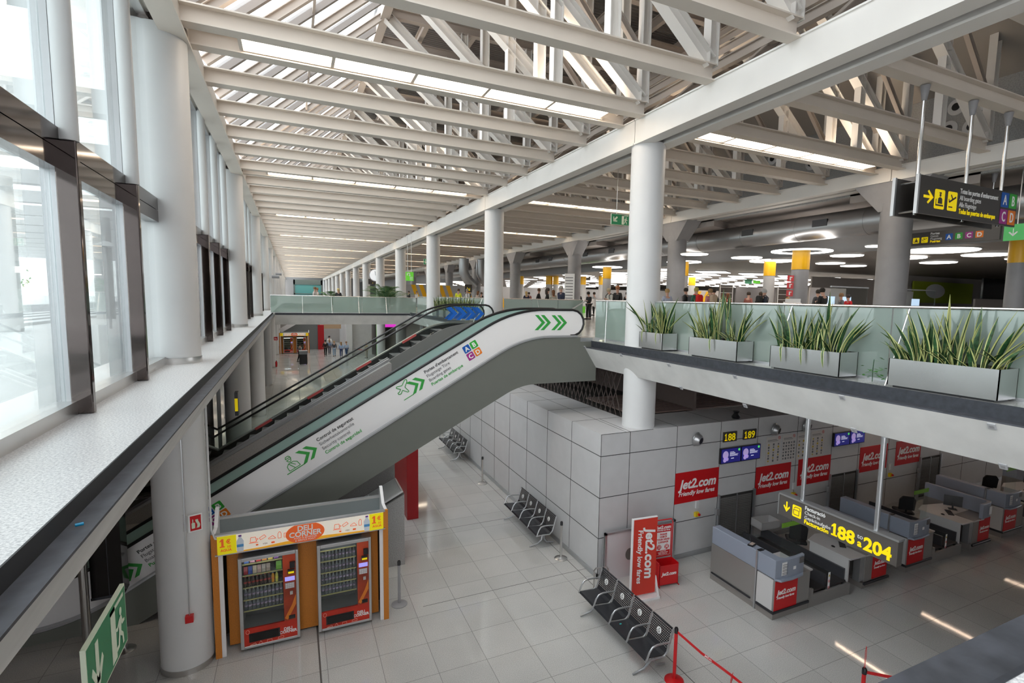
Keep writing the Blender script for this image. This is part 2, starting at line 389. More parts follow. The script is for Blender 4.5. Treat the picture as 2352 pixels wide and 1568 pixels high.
def ndup(o, y):
    c = o.copy(); sc.collection.objects.link(c); c.location = (0, y, 0)
    for ch in o.children:
        k = ch.copy(); sc.collection.objects.link(k); k.parent = c
OFF = (-.3, .55, 2.35, 4.35, 6.4, 8.3)
TL = truss(-1.5, 7.5); TR = truss(8.34, 17.4); TL.location.y = TR.location.y = 4.35
for n in range(-1, NB):
    for o_ in OFF:
        y = SP * n + o_
        if y < -3 or abs(y - 4.35) < .01: continue
        if n >= 9 and o_ in (2.35, 6.4): pass
        ndup(TL, y); 
        if n < 10: ndup(TR, y)
# sky-light glazing and bars
rx0, rz0, rx1, rz1 = -1.5, 11.5, 2.75, 15.28
MB().add([(rx0, -11, rz0), (rx0, YF, rz0), (rx1, YF, rz1), (rx1, -11, rz1)], [(0, 1, 2, 3)]).build('window_roof', SKYG, kind='structure')
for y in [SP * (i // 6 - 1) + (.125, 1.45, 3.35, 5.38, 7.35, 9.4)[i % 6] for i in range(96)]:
    MB().bar((rx0, y, rz0 - .05), (rx1, y, rz1 - .05), .12, .18).build('glazing_bar', mat('shaded_glazing_bar', (.24, .21, .19), .5), kind='structure')  # the bars' shade against the sky is put into this darker colour
for t in (.5,):
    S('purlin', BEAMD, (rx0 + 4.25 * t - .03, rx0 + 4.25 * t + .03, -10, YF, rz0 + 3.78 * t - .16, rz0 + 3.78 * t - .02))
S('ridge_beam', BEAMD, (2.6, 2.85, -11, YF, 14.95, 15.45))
CORR = mat('corrugated_roof_deck', (.20, .19, .18), .5)
t_ = CORR.node_tree; wv = t_.nodes.new('ShaderNodeTexWave'); wv.inputs['Scale'].default_value = 2.2; tc_ = t_.nodes.new('ShaderNodeNewGeometry')
wv.bands_direction = 'Y'; t_.links.new(tc_.outputs['Position'], wv.inputs['Vector']); bp_ = t_.nodes.new('ShaderNodeBump'); bp_.inputs['Strength'].default_value = 1; bp_.inputs['Distance'].default_value = .1
t_.links.new(wv.outputs[1], bp_.inputs['Height']); t_.links.new(bp_.outputs[0], t_.nodes['Principled BSDF'].inputs['Normal'])
S('roof_deck', CORR, (2.7, 18.4, -11, YF, 16.0, 16.1))
for i, x in enumerate((4.2, 5.8, 9.2, 10.8, 12.5, 14.2, 15.8)):
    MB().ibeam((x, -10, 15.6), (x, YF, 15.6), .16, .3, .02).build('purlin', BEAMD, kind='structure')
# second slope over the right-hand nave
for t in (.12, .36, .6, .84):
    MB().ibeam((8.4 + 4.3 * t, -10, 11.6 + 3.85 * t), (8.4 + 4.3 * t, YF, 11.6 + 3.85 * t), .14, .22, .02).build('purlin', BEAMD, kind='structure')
SPK = stone('speckled_wall', (.38, .38, .375), (.27, .27, .265), rough=.7, scale=30)
S('wall_east', SPK, (18.3, 18.5, -11, YF, 10.6, 16.1))
MB().prism([(18.3, -11, 13.2), (14.9, -11, 15.9), (14.9, -11, 16.0), (18.3, -11, 13.35)], (0, YF + 11, 0)).build('roof_slope', mat('acoustic_panel', (.34, .31, .28), .8), kind='structure')
S('wall_south', WHITE, (-2.4, 62, -14.2, -14, 0, 16)); S('wall_north', mat('far_wall', (.25, .245, .24), .6), (-3, 62, YF, YF + .2, 0, 16))
# round air diffusers on the sloping panel
def diffuser(n):
    r = thing('air_diffuser', 'round white air nozzle on the grey upper wall panel', 'air nozzle', group='round air nozzles high on the grey roof panel')
    MB().lathe([(.09, .0), (.24, .0), (.24, .03), (.17, .06), (.1, .05)], n=24).build('ring', WHITE, r, smooth=True)
    MB().lathe([(.11, .03), (.11, .065)], n=20).build('throat', BLACK, r)
    return r
sd = Vector((-5.2, 0, 4.3)).normalized(); nd = Vector((-4.3, 0, -5.2)).normalized()
dm = None; k_ = 0
for n in range(0, 8):
    for yb in (2.45, 4.45, 6.5, 8.5, 11.5):
        for dy, s in ((.55, 12.62), (1.1, 12.72), (.65, 12.02), (1.25, 12.12)):
            if (k_ * 7) % 11 < 3: k_ += 1; continue
            k_ += 1
            o = diffuser(k_) if dm is None else copy_tree(dm)
            dm = dm or o
            p = Vector((18.3, SP * n + yb + dy, s)); nd = Vector((-1, 0, 0))
            o.matrix_world = Matrix.Translation(p) @ nd.to_track_quat('Z', 'Y').to_matrix().to_4x4()
# ---------------------------------------------------------------- glazed facade on the left
def fin():
    r = bpy.data.objects.new('mullion', None); sc.collection.objects.link(r); r['kind'] = 'structure'
    MB().box(-1.95, -1.78, -.045, .045, 5.5, 8.08).build('lower_fin', CHROME, r, bevel=.012)
    MB().lathe([(1, 8.08), (1, 11.0)], n=32, sx=.085, sy=.065).build('upper_fin', WHITE, r, smooth=True).location = (-1.85, 0, 0)
    MB().box(-2.06, -1.93, -.03, .03, 5.5, 11.0).build('frame', ALU, r)
    return r
f0 = fin(); f0.location.y = SP * .2
def facade(n):
    y0 = SP * n; r = bpy.data.objects.new('window_%d' % (n + 1), None); sc.collection.objects.link(r); r['kind'] = 'structure'
    return r
w0 = bpy.data.objects.new('window_1', None); sc.collection.objects.link(w0); w0['kind'] = 'structure'
for k in range(5):
    a = 2.16 * k + .035; b = 2.16 * (k + 1) - .035
    MB().box(-2.0, -1.985, a, b, 5.62, 7.82).build('pane', FGL, w0); MB().box(-2.0, -1.985, a, b, 8.16, 10.95).build('pane', FGL, w0)
MB().box(-2.04, -1.90, 0, SP, 7.99, 8.18).box(-2.04, -1.90, 0, SP, 7.8, 7.98).build('transom', CHROME, w0)
MB().box(-2.05, -1.90, 0, SP, 5.5, 5.63).box(-2.05, -1.92, 0, SP, 10.93, 11.0).build('frame', STEEL, w0)
for n in range(0, NB + 1):
    if n:
        c = copy_tree(w0); c.name = 'window_%d' % (n + 1); c.location.y = SP * n
    for k in range(1, 5):
        if n == 0 and k == 1: continue
        c = copy_tree(f0); c.location.y = SP * n + 2.16 * k
w0.location.y = 0
# lower-level brown glazing behind the left columns
for n in range(1, 8):
    y0 = SP * n + (6.5 if n == 1 else 0)
    S('window_%d' % (20 + n), BROWNGL, (-2.5, -2.46, y0, SP * (n + 1), .05, 4.75))
    S('trim_%d' % (30 + n), ALU, (-2.56, -2.4, SP * (n + 1) - .05, SP * (n + 1) + .05, 0, 4.75))
S('wall_lower_left', mat('lower_brown_wall', (.30, .22, .18), .5), (-9, -8.8, -10, YF, 0, 4.75))
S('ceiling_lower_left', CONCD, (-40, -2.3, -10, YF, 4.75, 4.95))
# outside: pale forecourt, colonnade, hedge, lamp
OUTG = mat('forecourt_paving', (.66, .66, .66), .6, noise=.06, nscale=1)
S('ground', OUTG, (-90, -2.3, -14, YF, 4.95, 5.2))
S('road', mat('asphalt', (.32, .32, .33), .7), (-22, -14, -14, YF, 5.2, 5.23))
for i in range(4):
    S('kerb', WHITE, (-14 + i * 1.2, -13.4 + i * 1.2, -14, YF, 5.2, 5.32 + .0 * i))
def outdoor_column(x, y):
    o = MB().lathe([(.4, 5.2), (.4, 10.5)], n=24).build('outdoor_column', WHITE, smooth=True, kind='structure'); o.location = (x, y, 0)
for n in range(1, 9): outdoor_column(-9, SP * n + 3)
for n in range(0, 16):
    S('canopy_beam', WHITE, (-40, -3.0, 4 + 5.4 * n, 4.5 + 5.4 * n, 10.5, 11.0))
hd = thing('hedge', 'green clipped tree crowns beyond the forecourt glass', 'hedge', (-24, 52, 5.2))
mb = MB()
for i in range(900):
    x, y, z = random.uniform(-2, 2), random.uniform(-14, 14), 1.6 + random.random() * 1.6
    a = random.random() * 6.28; s = .22
    mb.add([(x, y, z), (x + s * math.cos(a), y + s * math.sin(a), z + .1), (x + s * math.cos(a + .9), y + s * math.sin(a + .9), z + .24)], [(0, 1, 2)])
mb.build('foliage', mat('hedge_green', (.10, .30, .05), .6), hd)
for i in range(6): MB().tube([(0, -12 + i * 4.8, 0), (0, -12 + i * 4.8, 2)], .12).build('trunk', mat('bark', (.12, .08, .05), .8), hd)
lp = thing('street_lamp', 'white street lamp with a conical hood outside the glass', 'lamp', atX(243, 560, -6.5) * Vector((1, 1, 0)) + Vector((0, 0, 5.2)))
MB().tube([(0, 0, 0), (0, 0, 3.2)], .05).build('pole', WHITE, lp); MB().lathe([(.45, 3.2), (.06, 3.42), (.05, 3.6)], n=20).build('hood', WHITE, lp)
# ---------------------------------------------------------------- strip lights in the roof
def strip(x0, n, nm):
    r = thing('strip_light', nm, 'light')
    for i in range(n):
        a = x0 + i * 1.5
        MB().box(a + .04, a + 1.42, -.25, .25, 11.02, 11.04).build('diffuser', LAMP, r)
        MB().box(a, a + 1.5, -.28, -.26, 10.99, 11.2).box(a, a + 1.5, .26, .28, 10.99, 11.2).box(a - .03, a + .03, -.26, .26, 10.99, 11.2).build('housing', BEAM, r)
    return r
s1 = strip(-.7, 5, 'long strip light nearest the camera, in the roof over the open void')
s2 = strip(9.1, 5, 'long strip light nearest the camera, in the roof right of the main beam')
s1.location.y = s2.location.y = SP + .13
for n in range(2, NB):
    if n == 2:
        la, lb = 'second strip light over the void, behind the nearest one', 'second strip light right of the main beam, behind the nearest one'; ga = gb = None
    else:
        la = 'thin strip light far along the roof over the void'; lb = 'thin strip light far along the roof right of the main beam'; ga, gb = 'far roof strip lights over the void', 'far roof strip lights on the right'
    inst(s1, (0, SP * n + .13, 0), la, ga); inst(s2, (0, SP * n + .13, 0), lb, gb)
# ---------------------------------------------------------------- lower soffit lights, parallel to the desks
dl = thing('soffit_light', 'slim warm light line on the low ceiling over the check-in floor', 'light', group='slim light lines on the low ceiling')
MB().box(-.04, .04, -1.2, 1.2, 4.80, 4.825).build('diffuser', DLAMP, dl)
MB().box(-.07, -.04, -1.2, 1.2, 4.78, 4.83).box(.04, .07, -1.2, 1.2, 4.78, 4.83).build('housing', WHITE, dl)
sp = []
for (x, y) in ((1918, 1477), (2100, 1400), (2278, 1318)):
    q = ray(x, y); t = (-4.8 - CH) / q.z; sp.append((q.x * t, q.y * t))
dl.location = (sp[0][0], sp[0][1] - 1.2, 0)
for p in sp[1:]: inst(dl, (p[0], p[1] - 1.2, 0), dl['label'])
for k in range(1, 4): inst(dl, (sp[2][0] + (sp[2][0] - sp[1][0]) * k, sp[2][1] - 1.2, 0), dl['label'])  # unseen lights added further along, for more light under the slab
def one(parent, x, y, z, h, m, r_=XR, u_=ZU, w=.17):
    return decal(parent, 'digit', [[(h * .16, 0), (h * .16 + h * w, 0), (h * .16 + h * w, h), (h * .2, h), (0, h * .78), (0, h * .66), (h * .16, h * .74)], rect(0, 0, h * .5, h * .13)], (x, y, z), r_, u_, m)
# ================================================================ ESCALATORS
SL = .58
def bez(a, b, c, n=8):
    return [((1 - t) ** 2 * a[0] + 2 * t * (1 - t) * b[0] + t * t * c[0], (1 - t) ** 2 * a[1] + 2 * t * (1 - t) * b[1] + t * t * c[1]) for t in [i / n for i in range(n + 1)]]
def path(c, zl, zh, xa, xb, L=.9):
    x1 = (zl - c) / SL; x2 = (zh - c) / SL; q = L * .86
    return [(xa, zl)] + bez((x1 - L, zl), (x1, zl), (x1 + q, zl + q * SL)) + bez((x2 - q, zh - q * SL), (x2, zh), (x2 + L, zh)) + [(xb, zh)]
RA, RB = -5.6, 6.9
RAIL = path(3.40, .95, 6.42, RA, RB); DECK = path(2.56, .25, 5.72, RA, RB, .8)
def arc(cx, cz, r, a0, a1, n=8): return [(cx + r * math.cos(math.radians(a0 + (a1 - a0) * i / n)), cz + r * math.sin(math.radians(a0 + (a1 - a0) * i / n))) for i in range(n + 1)]
LOOP = RAIL + arc(RB, 6.07, .35, 90, -90)[1:-1] + DECK[::-1] + arc(RA, .6, .35, 270, 90)[1:-1]
def wall_between(mb, top, bot, y0, y1):
    """strip solid between two polylines with the same number of points"""
    n = len(top); vs = []
    for (a, b) in zip(top, bot): vs += [(a[0], y0, a[1]), (b[0], y0, b[1]), (a[0], y1, a[1]), (b[0], y1, b[1])]
    fs = []
    for i in range(n - 1):
        o = 4 * i
        fs += [(o, o + 1, o + 5, o + 4), (o + 2, o + 6, o + 7, o + 3), (o, o + 4, o + 6, o + 2), (o + 1, o + 3, o + 7, o + 5)]
    fs += [(0, 2, 3, 1), (4 * n - 4, 4 * n - 3, 4 * n - 1, 4 * n - 2)]
    return mb.add(vs, fs)
def escalator(label, y0, wd, gn, gf, clad):
    r = thing('escalator', label, 'escalator', (0, y0, 0))
    for y, g in ((0, gn), (wd, gf)):
        wall_between(MB(), RAIL, DECK, y - .012, y + .012).prism([(RB, y - .012, 6.42)] + [(x, y - .012, z) for x, z in arc(RB, 6.07, .35, 80, -90)], (0, .024, 0)).prism([(RA, y - .012, .25)] + [(x, y - .012, z) for x, z in arc(RA, .6, .35, 260, 90)], (0, .024, 0)).build('balustrade_panel', g, r)
        MB().tube([(x, y, z) for x, z in RAIL + arc(RB, 6.07, .35, 88, -100)], .036, 8).tube([(x, y, z) for x, z in [RAIL[0]] + arc(RA, .6, .35, 92, 280)], .036, 8).build('handrail', BLACK, r, smooth=True)
    for a, b, c_ in ((-.10, .09, 2.42), (wd - .09, wd + .10, 2.70)):
        dk = path(c_, .26, 5.70, RA - .3, RB + .2, .8); dl = path(c_ - .05, .2, 5.64, RA - .3, RB + .2, .8); lo = path(2.05, .02, 5.5, RA - .3, RB + .2, .8)
        wall_between(MB(), dk, dl, a, b).build('skirt_deck', STEEL, r); wall_between(MB(), dl, lo, a + .01, b - .01).build('skirt', mat('skirt_black', (.02, .02, .022), .4), r)
    top = path(2.52, .2, 5.68, -5.9, 7.1, .8); bot = path(1.38, -.6, 4.46, -5.9, 7.1, .5)
    bot = [(x, max(z, .0)) for x, z in bot]
    for a, b in ((-.12, -.06), (wd + .06, wd + .12)):
        wall_between(MB(), top, bot, a, b).build('truss_cladding', clad, r)
    wall_between(MB(), [(x, z + .05) for x, z in bot], [(x, z) for x, z in bot], -.1, wd + .1).build('truss_soffit', clad, r)
    MB().box(7.1, 7.62, -.12, wd + .12, 4.46, 5.56).build('truss_head', clad, r)
    MB().box(7.05, 7.5, -.1, wd + .1, 5.50, 5.66).box(6.9, 8.2, .1, wd - .1, 5.56, 5.59).build('landing_plate', ALU, r)
    mb = MB().box(-.02, .4, .1, wd - .1, -.03, 0)
    mb.prism([(-.02, .1, 0), (-.02, .1, -.03), (.02, .1, -.24), (.05, .1, -.24), (.02, .1, -.02)], (0, wd - .2, 0), 1)
    for k in range(16): mb.box(0, .38, .12 + k * (wd - .24) / 16, .12 + (k + .45) * (wd - .24) / 16, 0, .008)
    st = mb.build('step', [mat('step_grey', (.30, .30, .31), .4, metal=.5), mat('step_riser', (.02, .02, .022), .5)], r)
    st.location = (-4.25, 0, .09)
    for i in range(1, 24):
        c = st.copy(); sc.collection.objects.link(c); c.parent = r; c.location = (-4.25 + .4 * i, 0, .09 + .232 * i)
    return r
E1 = escalator('escalator with white printed side panel and green chevrons in front of the grey clad box', 12.6, 1.2, CLAD, EGL, TRUSS)
E2 = escalator('escalator with clear glass sides, red strips and blue arrows, behind the white printed one', 19.8, 1.15, CGL, CGL, mat('dark_grey_cladding', (.19, .195, .19), .4))
wall_between(MB(), path(2.575, .265, 5.735, -5.6, 7.0, .8), path(2.53, .22, 5.69, -5.6, 7.0, .8), -.14, -.015).build('edge_trim', ALU, E1)
c30, s30 = math.cos(math.atan(SL)), math.sin(math.atan(SL)); R30 = (c30, 0, s30); U30 = (-s30, 0, c30)
def onE1(px, py): p = atY(px, py, 12.585); return Vector((p.x, -.016, p.z))
def chev(x, y, s, t=.32): return [[(x, y + s), (x + t * s, y + s), (x + .5 * s + t * s, y + s / 2), (x + t * s, y), (x, y), (x + .5 * s, y + s / 2)]]
for px in (1228, 1266):
    o = onE1(px, 758); decal(E1, 'chevron', chev(0, 0, .40, .26) + chev(.17, 0, .40, .26), o, XR, ZU, TXTG)
for (px, py) in ((687, 1053), (940, 893)):
    o = onE1(px, py) - Vector(U30) * .17; decal(E1, 'chevron', chev(0, 0, .33, .28) + chev(.17, 0, .33, .28), o, R30, U30, TXTG)
def etxt(px, py, rows):
    o = onE1(px, py)
    for i, (s, m, b) in enumerate(rows):
        text(E1, s, o - Vector(U30) * .118 * i, R30, U30, .105, m, bold=b, ext=.003)
etxt(729, 1014, [('Control de seguretat', TXTK, .014), ('Sicherheitskontrolle', TXTGR, 0), ('Security control', TXTGR, 0), ('Control de seguridad', TXTG, .014)])
etxt(976, 858, [("Portes d'embarcament", TXTK, .014), ('Flugsteige Türe', TXTGR, 0), ('Boarding gates', TXTGR, 0), ('Puertas de embarque', TXTG, .014)])
def badge(E_, o, s, cols, r_=R30, u_=U30, n=2, gap=.14, tm=TXTW, ext=.004):
    R_, U_ = Vector(r_), Vector(u_); nn = R_.cross(U_)
    for i, (ch, cm) in enumerate(cols):
        p = Vector(o) + R_ * (i % n) * s * (1 + gap) - U_ * (i // n) * s * (1 + gap)
        b_ = decal(E_, 'letter_badge', [rrect(-s / 2, -s / 2, s / 2, s / 2, s * .12)], p, r_, u_, cm, ext)
        t_ = text(b_, ch, p - U_ * s * .3 + nn * (ext + .001), r_, u_, s * .86, tm, align='CENTER', bold=.03)
CB = (('A', mat('gate_blue', (.0, .09, .42), .5)), ('B', mat('gate_green', (.03, .38, .04), .5)), ('C', mat('gate_magenta', (.35, .02, .24), .5)), ('D', mat('gate_orange', (.80, .20, .01), .5)))
badge(E1, onE1(1072, 801), .185, CB)
badge(E1, onE1(478, 1176), .185, CB)
def stroke(pl, w=.016): return [line2(a, b, w) for a, b in zip(pl, pl[1:])]
OFFICER = flatp(stroke([(.30, .78), (.60, .78), (.60, .88), (.54, 1), (.36, 1), (.30, .88), (.60, .88)], .04), stroke([(.33, .78), (.36, .66), (.45, .62), (.54, .66), (.57, .78)], .04), stroke([(.12, .12), (.14, .42), (.30, .55), (.60, .55), (.78, .42), (.82, .12), (.12, .12)], .04), stroke([(.30, .55), (.50, .12)], .04), stroke([(.42, .55), (.62, .30)], .04), stroke([(-.1, .02), (1.1, .02)], .05))
decal(E1, 'officer_icon', xf(OFFICER, 0, 0, .36), onE1(664, 1088), R30, U30, TXTG)
PL2 = stroke(PLOUT + [PLOUT[0]], .05) + [line2((.1, -.25), (.9, -.25), .05)]
decal(E1, 'plane_icon', xf(PL2, 0, 0, .34), onE1(921, 914), R30, U30, TXTG)
# text further down, seen past the left column
etxt(318, 1272, [("Portes d'embarcament", TXTK, .014), ('Flugsteige Türe', TXTGR, 0), ('Boarding gates', TXTGR, 0), ('Puertas de embarque', TXTG, .014)])
o = onE1(276, 1326) - Vector(U30) * .17; decal(E1, 'chevron', chev(0, 0, .33, .28) + chev(.17, 0, .33, .28), o, R30, U30, TXTG)
# E2 marks
BLU = mat('arrow_blue', (.0, .13, .60), .5)
for y in (-.018, 1.13):
    ch = []
    for k in range(4): ch += chev(.36 * k, 0, .50, .34)
    decal(E2, 'blue_arrow', ch, (5.35 if y < 0 else 5.55, y, 5.83), XR, ZU, BLU)
REDS = mat('safety_strip', (.78, .12, .12), .5)
for k in range(5):
    x = -3.0 + k * 1.72; p = (x, 1.15 - .095, 2.70 + SL * x - .10)
    decal(E2, 'safety_strip', [[(0, 0), (.62, 0), (.62, .09), (0, .09)]], p, R30, U30, REDS)
# granite flank between the escalators, plinth with grille, red end panel
fl = MB().prism([(-6, 18.2, 0), (3.0, 18.2, 0), (3.0, 18.2, 4.42), (2.9, 18.2, 4.42), (-4.9, 18.2, 0)], (0, .5, 0)).build('stair_parapet', GRAN)
tag(fl, 'speckled granite parapet rising beside the clear glass escalator', 'parapet')
MB().bar((-4.6, 18.25, .2), (2.95, 18.25, 4.55), .06, .09).bar((-4.6, 18.6, .2), (2.95, 18.6, 4.55), .06, .09).build('rail', ALU, fl)
pl_ = MB().prism([(-4.9, 12.8, 0), (2.39, 12.8, 0), (2.39, 12.8, 1.82), (1.2, 12.8, 1.2), (-.9, 12.8, 0)], (0, 1.4, 0)).build('plinth', GRAN)
tag(pl_, 'grey granite plinth with a sloping steel grille right of the vending kiosk', 'plinth')
mb = MB()
for k in range(17): mb.bar((1.0, 12.88 + k * .055, 1.22), (2.32, 12.88 + k * .055, 1.89), .022, .03)
MB().add([(1.0, 12.84, 1.20), (2.34, 12.84, 1.87), (2.34, 13.8, 1.87), (1.0, 13.8, 1.20)], [(0, 1, 2, 3)]).build('recess', DARK, pl_)
mb.bar((.98, 12.83, 1.2), (2.36, 12.83, 1.9), .04, .05).bar((.98, 13.8, 1.2), (2.36, 13.8, 1.9), .04, .05).bar((2.34, 12.83, 1.89), (2.34, 13.8, 1.89), .04, .05).bar((1.65, 12.83, 1.55), (1.65, 13.8, 1.55), .04, .05)
mb.build('grille', mat('grille_alu', (.62, .62, .62), .4, metal=.3), pl_)
tag(MB().prism([(-3, 13.95, 0), (2.36, 13.95, 0), (2.36, 13.95, 2.5), (-1.7, 13.95, 0)], (0, .3, 0)).build('stair_flank', GRAN), 'dark granite flank wall under the white printed escalator', 'flank wall')
rp = B('red_panel', mat('deep_red_panel', (.38, .005, .01), .35), (2.96, 3.30, 15.42, 18.0, 0, 3.0), bevel=.01)
tag(rp, 'tall dark red panel under the white printed escalator', 'panel')
# ================================================================ GREY CLAD BOX (check-in wall)
wl = MB().box(6.5, 8.0, 10.3, 36, 0, 3.55).build('wall_west', PANEL, kind='structure')
wf = MB().box(8.0, 60, 10.3, 11.7, 0, 3.55).build('wall_front', PANEL, kind='structure')
mb = MB()
for z in (1.0, 2.0, 3.02): mb.box(6.496, 6.502, 10.3, 36, z - .008, z + .008); mb.box(6.5, 60, 10.296, 10.302, z - .008, z + .008)
for k in range(18): mb.box(6.496, 6.502, 10.3 + 1.44 * k - .006, 10.3 + 1.44 * k + .006, 0, 3.55); mb.box(6.5, 8, 10.3 + 1.44 * k - .006, 10.3 + 1.44 * k + .006, 3.545, 3.553)
xs = [7.32, 8.76, 10.23, 11.60, 13.20, 14.75, 16.05, 17.6, 19.3, 20.6, 22.1, 23.8]
for x in xs: mb.box(x - .006, x + .006, 10.296, 10.302, 0, 3.55); mb.box(x - .006, x + .006, 10.3, 11.7, 3.545, 3.553)
mb.box(7.2, 7.21, 10.3, 36, 3.546, 3.553)
mb.build('panel_joint', JOINT, wf)
for (a, b, c, d) in ((6.47, 6.5, 10.27, 36), (6.47, 60, 10.27, 10.3)):
    S('baseboard_front' if c == 10.27 and d == 10.3 else 'baseboard_west', ALU, (a, b, c, d, 0, .12))
MESH = mat('expanded_mesh', (.10, .075, .07), .5, metal=.3)
mb = MB()
for k in range(95): mb.bar((8.02, 11.75 + k * .25, 3.55), (8.02, 11.75 + k * .25 + .6, 4.83), .008, .03); mb.bar((8.02, 11.75 + k * .25 + .6, 3.55), (8.02, 11.75 + k * .25, 4.83), .008, .03)
mb.build('wall_mesh_screen', MESH, kind='structure')
S('wall_behind_mesh', mat('dim_brown_wall', (.16, .12, .11), .6), (10.5, 10.6, 11.7, 36, 3.5, 4.83))
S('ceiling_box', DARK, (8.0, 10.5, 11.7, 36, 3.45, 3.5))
# timber-like slats seen over the box
mb = MB()
for k in range(12): mb.box(8.4, 30, 11.75 + k * .22, 11.9 + k * .22, 3.56, 3.6)
mb.build('trim_50', mat('roof_slat', (.25, .18, .16), .5), kind='structure')
cb_ = MB().lathe([(.10, 0), (.12, .05), (.06, .14), (.09, .2)], n=16).build('camera_housing', BLACK); cb_.location = atY(1690, 962, 10.45); cb_.location.z = 3.56
tag(cb_, 'small black camera housing on top of the check-in wall', 'camera')
# Jet2 wall signs
def jet(parent, o, w, h, small=1.0):
    """white wordmark on red, in the plane XZ facing -Y; o lower left corner"""
    x, y, z = o
    text(parent, 'Jet2.com', (x + w * .10, y, z + h * .46), XR, ZU, w * .235, TXTW, bold=.03, shear=.22)
    text(parent, 'Friendly low fares', (x + w * .08, y, z + h * .23), XR, ZU, w * .115, TXTW, bold=.02, shear=.22)
def wallsign(x, z0, z1, wd, lab):
    t = tag(MB().box(0, wd, -.012, 0, 0, z1 - z0).build('wall_sign', REDP), lab, 'sign'); t.location = (x, 10.296, z0)
    jet(t, (0, -.0145, 0), wd, z1 - z0); return t
wallsign(8.76, 1.50, 2.32, 1.46, 'red airline wall sign nearest the clad box corner, above two yellow and white switches')
wallsign(11.61, 1.33, 2.13, 1.39, 'red airline wall sign directly under the pinned notices, left of the pair')
wallsign(13.32, 1.36, 2.16, 1.42, 'red airline wall sign behind the thin pole of the check-in board, right of the pair')
wallsign(16.14, 1.40, 2.22, 1.40, 'red airline wall sign right of the second shutter, cut by the second pole')
wallsign(18.0, 1.40, 2.22, 1.40, 'rightmost red airline wall sign, partly hidden by the concrete fascia')
def numsign(x, s):
    t = tag(MB().box(-.24, .24, -.03, 0, 0, .27).build('number_sign', SIGNK), ('left' if s == '188' else 'right') + ' black counter number sign of the pair, with yellow digits', 'sign'); t.location = (x, 10.29, 2.99)
    one(t, -.2, -.031, .035, .195, YEL, w=.14); text(t, s[1:], (-.085, -.033, .035), XR, ZU, .27, YEL, bold=.015)
numsign(10.54, '188'); numsign(11.26, '189')
SCR = mat('screen_blue', (.01, .01, .10), .3, emit=(.02, .02, .2), es=.45)
def screen(x, lab):
    t = thing('display_screen', lab, 'screen', (x, 10.29, 2.41)); MB().box(-.36, .36, -.07, 0, 0, .42).build('case', BLACK, t)
    B('display', SCR, (-.34, .34, -.076, -.07, .02, .40), t)
    d = mat('screen_lilac', (.6, .45, .8), .4, emit=(.5, .4, .8), es=.3)
    decal(t, 'picture', [circ(-.20, .24, .10, 16, .11), circ(-.22, .10, .06, 12), circ(-.14, .12, .05, 12)], (0, -.077, 0), XR, ZU, d)
    decal(t, 'badge', [circ(.28, .35, .035, 12)], (0, -.077, 0), XR, ZU, mat('screen_green', (.1, .7, .1), .4, emit=(.1, .7, .1), es=.6))
    decal(t, 'caption', [rect(-.05, .30, .10, .312), rect(-.05, .26, .14, .28), rect(-.05, .235, .25, .243), rect(-.05, .215, .22, .223), rect(-.05, .195, .24, .203), rect(.0, .12, .10, .14)], (0, -.077, 0), XR, ZU, mat('screen_white', (.7, .7, .8), .4, emit=(.7, .7, .9), es=.5))
screen(10.56, 'left blue screen of the pair under number 188'); screen(11.29, 'right blue screen of the pair under number 189')
screen(15.1, 'left blue screen of the pair cut by the concrete fascia'); screen(15.83, 'right blue screen of the pair cut by the concrete fascia')
NP = mat('notice_paper', (.62, .58, .56), .6)
def notice(x, wd, kind, lab):
    t = tag(MB().box(0, wd, -.006, 0, 0, .80).build('notice', NP), lab, 'notice'); t.location = (x, 10.295, 2.16)
    cells = []; yc = []; bc = []
    nx, ny = (3, 7) if kind < 2 else (3, 5)
    if kind == 1: nx, ny = 5, 6
    for i in range(nx):
        for j in range(ny):
            cx = wd * (i + .5) / nx; cz = .06 + .55 * (j + .5) / ny; s = .022 + .008 * ((i + j) % 2)
            (yc if (i * 2 + j) % 3 == 0 and kind != 1 else bc).append(rrect(cx - s, cz - s, cx + s, cz + s, s * .4))
    for q, m, nm in ((yc, YELP, 'yellow_icon'), (bc, TXTGR, 'grey_icon')):
        if q: decal(t, nm, q, (0, -.0085, 0), XR, ZU, m)
    decal(t, 'print', [rect(.04, .70, wd * .7, .712), rect(.04, .675, wd * .8, .683), rect(.04, .655, wd * .75, .661)], (0, -.0085, 0), XR, ZU, TXTGR)
    ring = [line2((wd - .07 + .04 * math.cos(a), .75 + .04 * math.sin(a)), (wd - .07 + .04 * math.cos(a + .5), .75 + .04 * math.sin(a + .5)), .01) for a in [k * .5 for k in range(13)]]
    decal(t, 'ban_mark', ring + [line2((wd - .1, .78), (wd - .04, .72), .01)], (0, -.0085, 0), XR, ZU, RED)
YELP = mat('notice_yellow', (.55, .38, .04), .6)
notice(11.95, .57, 0, 'pale notice with yellow icons, leftmost of four beside the screens')
notice(12.59, .53, 1, 'pale notice with rows of dark icons, second of four beside the screens')
notice(13.2, .53, 2, 'pale notice, third of the four on the check-in wall, mostly blank')
notice(13.79, .58, 0, 'pale notice with yellow icons, rightmost of four, behind the thin pole')
def nozzle(x, lab):
    t = thing('ball_nozzle', lab, 'air nozzle', (x, 10.29, 3.17))
    q = MB().lathe([(.19, 0), (.19, .02), (.16, .05), (.15, .10), (.11, .15)], n=24).build('body', ALU, t, smooth=True); q.rotation_euler = (math.radians(100), 0, .35)
    q = MB().lathe([(.085, .14), (.085, .155)], n=20).build('throat', BLACK, t); q.rotation_euler = (math.radians(100), 0, .35)
